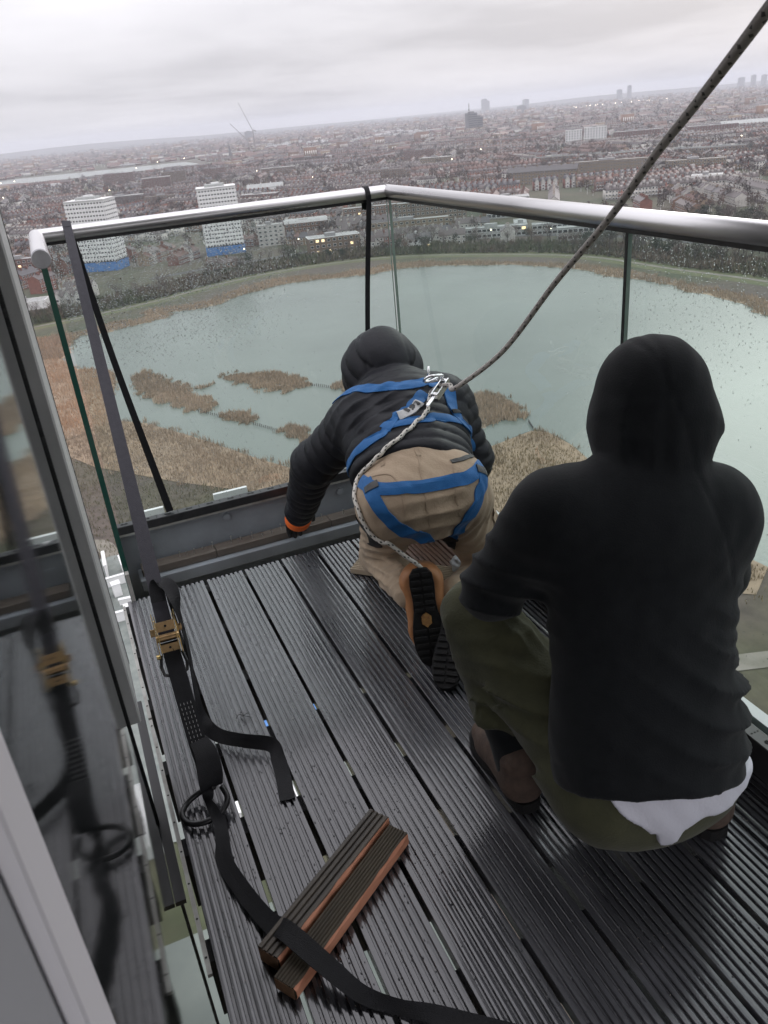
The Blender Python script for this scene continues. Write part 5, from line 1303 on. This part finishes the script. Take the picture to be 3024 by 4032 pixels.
# steel ring, snap hook and rope grab
ring_c = A3(1.066, 2.305, .742)
nl = grad(jacket1, ring_c[None])[0]; ta = nrm(np.cross(nl, (0, 0, 1))); tb = np.cross(nl, ta)
def loop(c, e1, e2, a, b, n=18, sq=2.6): return [tuple(c+e1*a*np.sign(math.cos(t))*abs(math.cos(t))**(2/sq)+e2*b*np.sign(math.sin(t))*abs(math.sin(t))**(2/sq)) for t in np.arange(n+1)*2*math.pi/n]
dr = MB().tube(loop(ring_c+nl*.004, nrm(ta+.3*tb), nl*.6+tb*.8, .026, .022), .0042, 8, cap=False).build('d_ring', M['alu'], hs, True); sk(dr)
rope = empty('safety_rope', (1.06, 2.29, .72)); rope.matrix_basis = Matrix.Translation((1.06, 2.29, .72)); tag(rope, 'safety rope with metal hook clipped to the blue harness ring', 'rope')
cb_ = MB().tube(loop(ring_c+nl*.018+A3(-.006, -.02, -.004), nrm(ta*.9-tb*.3), nrm(nl+tb*.6), .030, .020, sq=3), .0048, 8, cap=False).build('snap_hook', M['alu'], rope, True); sk(cb_)
sk(MB().tube([tuple(ring_c+A3(-.005, .012, .005)), tuple(ring_c+A3(.002, .020, .042))], .004, 8).build('gate_pin', M['alu'], rope, True))
gr = A3(1.083, 2.262, .728); gd = nrm(A3(.16, .10, .08))
T_ = Matrix.Translation(gr) @ Vector(gd).to_track_quat('Y', 'Z').to_matrix().to_4x4()
g_ = MB(); g_.bbox(-.013, -.009, -.055, .030, -.012, .014, .001, T=T_); g_.bbox(.009, .013, -.055, .030, -.012, .014, .001, T=T_); g_.bbox(-.009, .009, -.05, -.04, -.010, .010, .001, T=T_); g_.bbox(-.009, .009, .015, .026, -.010, .012, .001, T=T_)
sk(g_.build('rope_grab', M['alu'], rope))
lv = MB().bbox(-.006, .006, -.10, -.055, .002, .007, .001, T=T_); sk(lv.build('grab_lever', M['alu'], rope))
def rope_mat(name, c0, c1, freq):
    m = mat(name, c0, .8); t = m.node_tree; n, l = t.nodes.new, t.links.new; b = t.nodes['Principled BSDF']
    uv = n('ShaderNodeUVMap'); mp = n('ShaderNodeMapping'); mp.inputs['Scale'].default_value = (1, freq, 1); l(uv.outputs[0], mp.inputs[0])
    sx = n('ShaderNodeSeparateXYZ'); l(mp.outputs[0], sx.inputs[0])
    def fr(op, a, v=None, b2=None):
        k = n('ShaderNodeMath'); k.operation = op; l(a, k.inputs[0])
        if v is not None: k.inputs[1].default_value = v
        if b2 is not None: l(b2, k.inputs[1])
        return k.outputs[0]
    su = fr('MULTIPLY', sx.outputs[0], 6.0); a = fr('ADD', su, b2=sx.outputs[1]); b3 = fr('SUBTRACT', su, b2=sx.outputs[1])
    h1 = fr('ABSOLUTE', fr('SINE', fr('MULTIPLY', a, math.pi))); h2 = fr('ABSOLUTE', fr('SINE', fr('MULTIPLY', b3, math.pi))); hgt = fr('MAXIMUM', h1, b2=h2)
    fl = fr('FRACT', fr('MULTIPLY', a, 1/3.0)); fl2 = fr('FRACT', fr('MULTIPLY', b3, .5)); m1 = fr('LESS_THAN', fl, .30); m2 = fr('LESS_THAN', fl2, .5); mk = fr('MULTIPLY', m1, b2=m2)
    mxx = n('ShaderNodeMix'); mxx.data_type = 'RGBA'; l(mk, mxx.inputs[0]); mxx.inputs[6].default_value = (*c0, 1); mxx.inputs[7].default_value = (*c1, 1); l(mxx.outputs[2], b.inputs['Base Color'])
    bp = n('ShaderNodeBump'); bp.inputs['Distance'].default_value = .0004; l(hgt, bp.inputs['Height']); l(bp.outputs[0], b.inputs['Normal'])
    return m
M['rope_w'] = rope_mat('white_rope', (.66, .63, .57), (.03, .03, .03), 95.0)
M['rope_g'] = rope_mat('grey_rope', (.42, .39, .36), (.07, .065, .06), 70.0)
def rope_tube(name, pts, r, m, parent, n=10, k=12):
    C = spline(pts, n); mb = MB(); mb.tube([tuple(c) for c in C], r, k, cap=True)
    me = np_mesh(name, mb.v, mb.f, m, True); s = np.concatenate([[0], np.cumsum(np.linalg.norm(np.diff(C, axis=0), axis=1))])
    uv = np.array([(q/k if q < k else 1, s[i]) for i in range(len(C)) for q in range(k)]); uv_from(me, uv); return sk(link(name, me, parent))
rope_tube('upper_rope', [(1.06, 2.305, .70), (1.075, 2.27, .728), (1.09, 2.22, .742), (1.081, 2.160, 0.751), (1.152, 1.990, 0.890), (1.151, 1.720, 1.125), (1.087, 1.440, 1.297), (1.006, 1.200, 1.438), (0.944, 1.050, 1.508), (0.793, 0.780, 1.604), (.66, .52, 1.72), (.55, .34, 2.38)], .0076, M['rope_g'], rope, 14)
low = snap(U1, spline([(1.06, 2.28, .715), (1.004, 2.225, .68), (.953, 2.197, .665), (.881, 2.161, .64), (.818, 2.145, .615), (.775, 2.150, .575), (.738, 2.16, .525), (.707, 2.127, .50), (.688, 2.079, .467), (.690, 2.050, .424), (.711, 2.028, .385), (.744, 1.992, .356)], 3), .0075)
rope_tube('lower_rope', [tuple(p) for p in low]+[(.79, 1.975, .318), (.83, 1.955, .275), (.855, 1.97, .20), (.87, 2.02, .10), (.89, 2.08, .015), (.95, 2.12, .008), (1.02, 2.20, .008)], .0066, M['rope_w'], rope, 6)

# ------------------------------------------------------------------ lashing straps
def webbing(name, pts, lat, w, parent, m=None, n=10, th=.0022):
    C = spline(pts, n); Lt = spline(lat, n); W = spline([(x,) for x in w], n)[:, 0] if isinstance(w, (list, tuple)) else np.full(len(C), w)
    t = np.gradient(C, axis=0); t /= np.linalg.norm(t, axis=1, keepdims=True); Lt = Lt-t*(Lt*t).sum(1, keepdims=True); Lt /= np.linalg.norm(Lt, axis=1, keepdims=True); Nn = np.cross(Lt, t)
    V = np.stack([C-Lt*W[:, None]/2+Nn*th/2, C+Nn*th*.7, C+Lt*W[:, None]/2+Nn*th/2, C+Lt*W[:, None]/2-Nn*th/2, C-Nn*th*.3, C-Lt*W[:, None]/2-Nn*th/2], 1).reshape(-1, 3); F = []
    for i in range(len(C)-1):
        for k in range(6): a, b = i*6+k, i*6+(k+1) % 6; F.append((a, b, b+6, a+6))
    F += [tuple(range(6))[::-1], tuple((len(C)-1)*6+k for k in range(6))]
    return sk(link(name, np_mesh(name, V, F, m or M['webbing'], smooth=False), parent))
X_ = (1, 0, 0)
ls = empty('ratchet_strap'); ls.matrix_basis = Matrix.Translation((.05, 1.92, .32)); tag(ls, 'black ratchet strap pulled tight from the rail to a shackle on the deck', 'strap')
sh = A3(.035, 1.60, .060); rt = A3(.0505, 1.925, .322); tp = A3(.094, 3.115, 1.286)
us = nrm(tp-rt); ns_ = nrm(np.cross(X_, us)); lx = np.cross(us, ns_)
M['webbing_s'] = mat('lit_webbing', (.030, .029, .037), .6, var=(.040, .038, .047), vscale=60, bump=.0012, bscale=500, sheen=.1, spec=.3)  # lighter copy of the webbing: light on the front run put into colour
webbing('strap_webbing', [(.094, 3.157, 1.20), (.094, 3.157, 1.262), (.094, 3.148, 1.284), (.094, 3.130, 1.2895), (.094, 3.112, 1.284), tuple(tp-us*.04), tuple((tp+rt)/2+A3(0, 0, -.004)), tuple(rt+us*.05), tuple(rt)], [X_]*9, [.027, .027, .027, .027, .028, .030, .036, .042, .042], ls, M['webbing_s'])
webbing('strap_return', [(.1, 3.155, 1.255), (.105, 3.118, 1.20), (.142, 3.112, .77), (.213, 3.105, .150)], [X_]*4, [.02, .022, .024, .030], ls)
webbing('short_strap', [tuple(rt-us*.02), tuple(rt-us*.12+A3(.003, 0, -.002)), (.052, 1.70, .125), (.055, 1.655, .095), (.052, 1.62, .068)], [X_, X_, (1, .05, 0), (1, .1, 0), (1, .1, 0)], .046, ls)
webbing('strap_fold', [(.056, 1.69, .135), (.064, 1.645, .118), (.060, 1.610, .085), (.055, 1.60, .050), (.050, 1.63, .035)], [(1, .1, 0), (1, .2, .1), (1, .3, .2), (1, .2, 0), (1, 0, 0)], [.046, .056, .064, .058, .046], ls)
st = MB()
for q in range(4):
    for k in range(9):
        c = A3(.052, 1.70, .125)*(1-k/14)+(rt-us*.12)*(k/14)+lx*(q-1.5)*.009+ns_*.0025; st.bbox(-.0005, .0005, -.0035, .003, -.0003, .0006, .0001, T=Matrix.Translation(c) @ Vector(us).to_track_quat('Y', 'Z').to_matrix().to_4x4())
tag(sk(st.build('stitching', M['tagw'], ls)), kind='stuff')
# ratchet buckle
TR = Matrix(((lx[0], us[0], ns_[0], rt[0]), (lx[1], us[1], ns_[1], rt[1]), (lx[2], us[2], ns_[2], rt[2]), (0, 0, 0, 1)))
rb = empty('ratchet', (0, 0, 0), 0, ls); rb.matrix_basis = Matrix.Identity(4)
def rpart(name, mb, m): o = mb.build(name, m, rb); return sk(o)
for sx in (-1, 1):
    rpart('side_plate', MB().bbox(sx*.030-.0012, sx*.030+.0012, -.062, .062, -.006, .020, .0006, T=TR), M['brass'])
    rpart('handle_plate', MB().bbox(sx*.024-.001, sx*.024+.001, -.058, .050, .004, .030, .0006, T=TR), M['brass'])
    w_ = MB(); V = []
    for k in range(24):
        a = k*math.pi/12; r_ = .021 if k % 2 else .016; V.append((sx*.0275, .022+r_*math.cos(a), .012+r_*math.sin(a)))
    V += [(x+.002, y, z) for x, y, z in V]; V = [tuple(TR @ Vector(v)) for v in V]
    w_.add(V, [tuple(range(24))[::-1], tuple(range(24, 48))]+[(i, (i+1) % 24, (i+1) % 24+24, i+24) for i in range(24)]); rpart('ratchet_wheel', w_, M['brass'])
    rpart('lug', MB().bbox(min(sx*.031, sx*.042), max(sx*.031, sx*.042), .002, .020, .002, .014, .001, T=TR), M['zincdark'])
rpart('top_plate', MB().bbox(-.0235, .0235, .002, .030, .028, .0305, .0008, T=TR), M['zincdark'])
rpart('pull_plate', MB().bbox(-.0235, .0235, -.056, -.034, .024, .0265, .0008, T=TR), M['zincdark'])
tub = lambda a, b, r_, n=14: MB().tube([tuple(TR @ Vector(a)), tuple(TR @ Vector(b))], r_, n)
rpart('spool', tub((-.03, -.010, .012), (.03, -.010, .012), .010), M['zincdark'])
rpart('axle_end', tub((-.040, -.058, .006), (-.030, -.058, .006), .0065), M['brass'])
for y_ in (.016, -.045): rpart('plate_hole', MB().tube([tuple(TR @ Vector((0, y_, .0306 if y_ > 0 else .0266))), tuple(TR @ Vector((0, y_, .0309 if y_ > 0 else .0269)))], .0035, 12), M['hole'])
for sx in (-1, 1): rpart('wire_hook', MB().tube([tuple(TR @ Vector(p)) for p in ((sx*.028, -.055, .004), (sx*.034, -.085, .0), (sx*.030, -.105, -.010), (sx*.012, -.112, -.014))], .0045, 8), M['black_steel'])
# shackle
skl = MB().tube([tuple(c) for c in spline([(.062, 1.600, .050), (.030, 1.622, .030), (-.010, 1.615, .016), (-.030, 1.585, .012), (-.018, 1.548, .012), (.020, 1.532, .014), (.062, 1.540, .020), (.085, 1.565, .032), (.080, 1.595, .048)], 6)], .0075, 10); sk(skl.build('shackle', M['black_steel'], ls, True))
# strap running away over the boards
webbing('lower_strap', [(.045, 1.600, .050), (.040, 1.575, .030), (.045, 1.545, .030), (.050, 1.50, .022), (.045, 1.45, .020), (.036, 1.39, .018), (.060, 1.28, .018), (.088, 1.19, .022), (.112, 1.125, .058), (.142, 1.060, .060), (.175, 1.005, .044), (.215, .955, .014), (.27, .905, .010), (.325, .862, .012), (.40, .80, .010), (.46, .75, .010)],
        [(1, .3, 0), (.6, .2, .8), (.8, -.2, .5), (1, .1, .1), (1, .3, .25), (.9, .35, .3), (.85, .5, .3), (.8, .55, .25), (.8, .6, .1), (.75, .65, .1), (.7, .7, .1), (.6, .8, .25), (.5, .75, .5), (.6, .8, .1), (.6, .8, 0), (.6, .8, 0)], [.03, .026, .026, .03, .036, .038, .038, .040, .042, .042, .040, .034, .028, .036, .04, .04], ls)
webbing('loose_tail', [(.052, 1.985, .395), (.060, 2.02, .43), (.090, 2.00, .425), (.094, 1.95, .37), (.096, 1.94, .25), (.088, 1.90, .13), (.087, 1.862, .055), (.112, 1.815, .028), (.170, 1.755, .030), (.238, 1.705, .026), (.242, 1.655, .016), (.2365, 1.59, .006), (.225, 1.515, .0045)],
        [X_, X_, (.8, .6, .2), (.3, .9, .3), (.25, .9, .2), (.3, .9, .2), (.5, .8, .3), (.3, .5, .8), (.2, .3, .9), (.5, .4, .75), (.9, .2, .3), (1, 0, 0), (1, 0, 0)], .040, ls)
l2s = empty('lashing_strap'); l2s.matrix_basis = Matrix.Translation((1.20, 3.1, 0)); tag(l2s, 'black strap looped over the rail near the balcony corner', 'strap')
webbing('strap_loop', [(1.215, 3.160, 1.20), (1.215, 3.158, 1.262), (1.215, 3.130, 1.290), (1.214, 3.105, 1.265), (1.211, 3.104, 1.20), (1.168, 3.104, .84), (1.09, 3.07, .16), (1.07, 3.06, -.03)], [X_]*8, .021, l2s)

# ------------------------------------------------------------------ offcuts, knee board, bag, scraps
M['cut'] = mat('fresh_cut_timber', (.62, .29, .18), .7, var=(.48, .20, .115), vscale=22, bump=.001, bscale=90, stretch=(3, .4, 1))
M['wood_dk'] = mat('weathered_board', (.040, .034, .030), .55, var=(.095, .075, .055), vscale=26, bump=.001, bscale=90, stretch=(1, .12, 1))
M['wood_ol'] = mat('weathered_underside', (.085, .066, .042), .7, var=(.030, .024, .018), vscale=9, bump=.001, bscale=90, stretch=(1, .3, 1))
M['wood_pl'] = mat('pale_board', (.36, .29, .21), .75, var=(.27, .215, .15), vscale=16, bump=.001, bscale=90, stretch=(1, .2, 1))
M['wood_end'] = mat('end_grain', (.30, .17, .095), .8, var=(.18, .10, .055), vscale=70)
def offcut(p0, p1, w, nr, th, z, m, mcut, lab, side=1, d=.005):
    p0, p1 = np.array(p0, float), np.array(p1, float); v = p1-p0; Ln = np.linalg.norm(v); a = math.atan2(v[1], v[0])-math.pi/2
    r = empty('board_offcut', (*p0, z+th), a); link('board', board_mesh(0, Ln, w, nr, d, th, 'board', m), r)
    n = 14; V = []; F = []
    for i in range(n+1):
        j = rnd.uniform(-.0035, .003); V += [(side*(w/2+.0006), i*Ln/n, -th+.0006), (side*(w/2+.003+j), i*Ln/n, -th*.6), (side*(w/2+.0025+j), i*Ln/n, -.006), (side*(w/2-.001), i*Ln/n, -.0025+j)]
    for i in range(n):
        for k in range(3): q = (4*i+k, 4*i+k+1, 4*i+k+5, 4*i+k+4); F.append(q if side < 0 else q[::-1])
    if mcut: MB().add(V, F).build('cut_face', mcut, r)
    MB().box(-w/2+.002, w/2-.002, Ln, Ln+.0015, -th+.001, -d-.001).build('end_grain', M['wood_end'], r)
    MB().box(-w/2+.002, w/2-.002, -.0015, 0, -th+.001, -d-.001).build('end_grain', M['wood_end'], r)
    tag(r, lab, 'offcut')
offcut((.405, 1.330), (.066, 1.104), .054, 4, .046, .002, M['wood_dk'], M['cut'], 'ripped deck board offcut with wide grooves and a fresh orange side', -1)
offcut((.430, 1.274), (.078, 1.034), .052, 7, .036, .002, M['wood_ol'], M['cut'], 'ripped deck board offcut turned over, fine grooves upward', -1, .003)
offcut((.80, 2.52), (1.09, 2.23), .105, 9, .02, .003, M['wood_pl'], None, 'pale grooved board offcut under the kneeling worker', 1, .004)
bag_f = lambda P: ell(P, (1.135, 2.27, .03), (.045, .065, .04))+.010*wob(P, 90, 5)+.006*wob(P, 170, 6)
M['bagm'] = mat('plastic_bag', (.42, .44, .46), .3, spec=.6)
o = skin('plastic_bag', lambda P: np.maximum(bag_f(P), .003-P[:, 2]), (1.06, 2.17, -.01), (1.21, 2.37, .10), .006, M['bagm'], None); tag(o, 'crumpled clear plastic bag between the kneeling legs', 'bag')
sc = MB()
for k in range(5):
    a = k*1.3; sc.tube([tuple(c) for c in spline([(.20, 1.885, .006), (.20+.012*math.cos(a), 1.885+.012*math.sin(a), .010), (.20+.022*math.cos(a+.5), 1.885+.02*math.sin(a+.5), .003)], 3)], .0012, 5)
tag(sc.build('wire_scrap', M['black_steel']), 'tiny tangled scrap of wire lying on the deck', 'scrap')
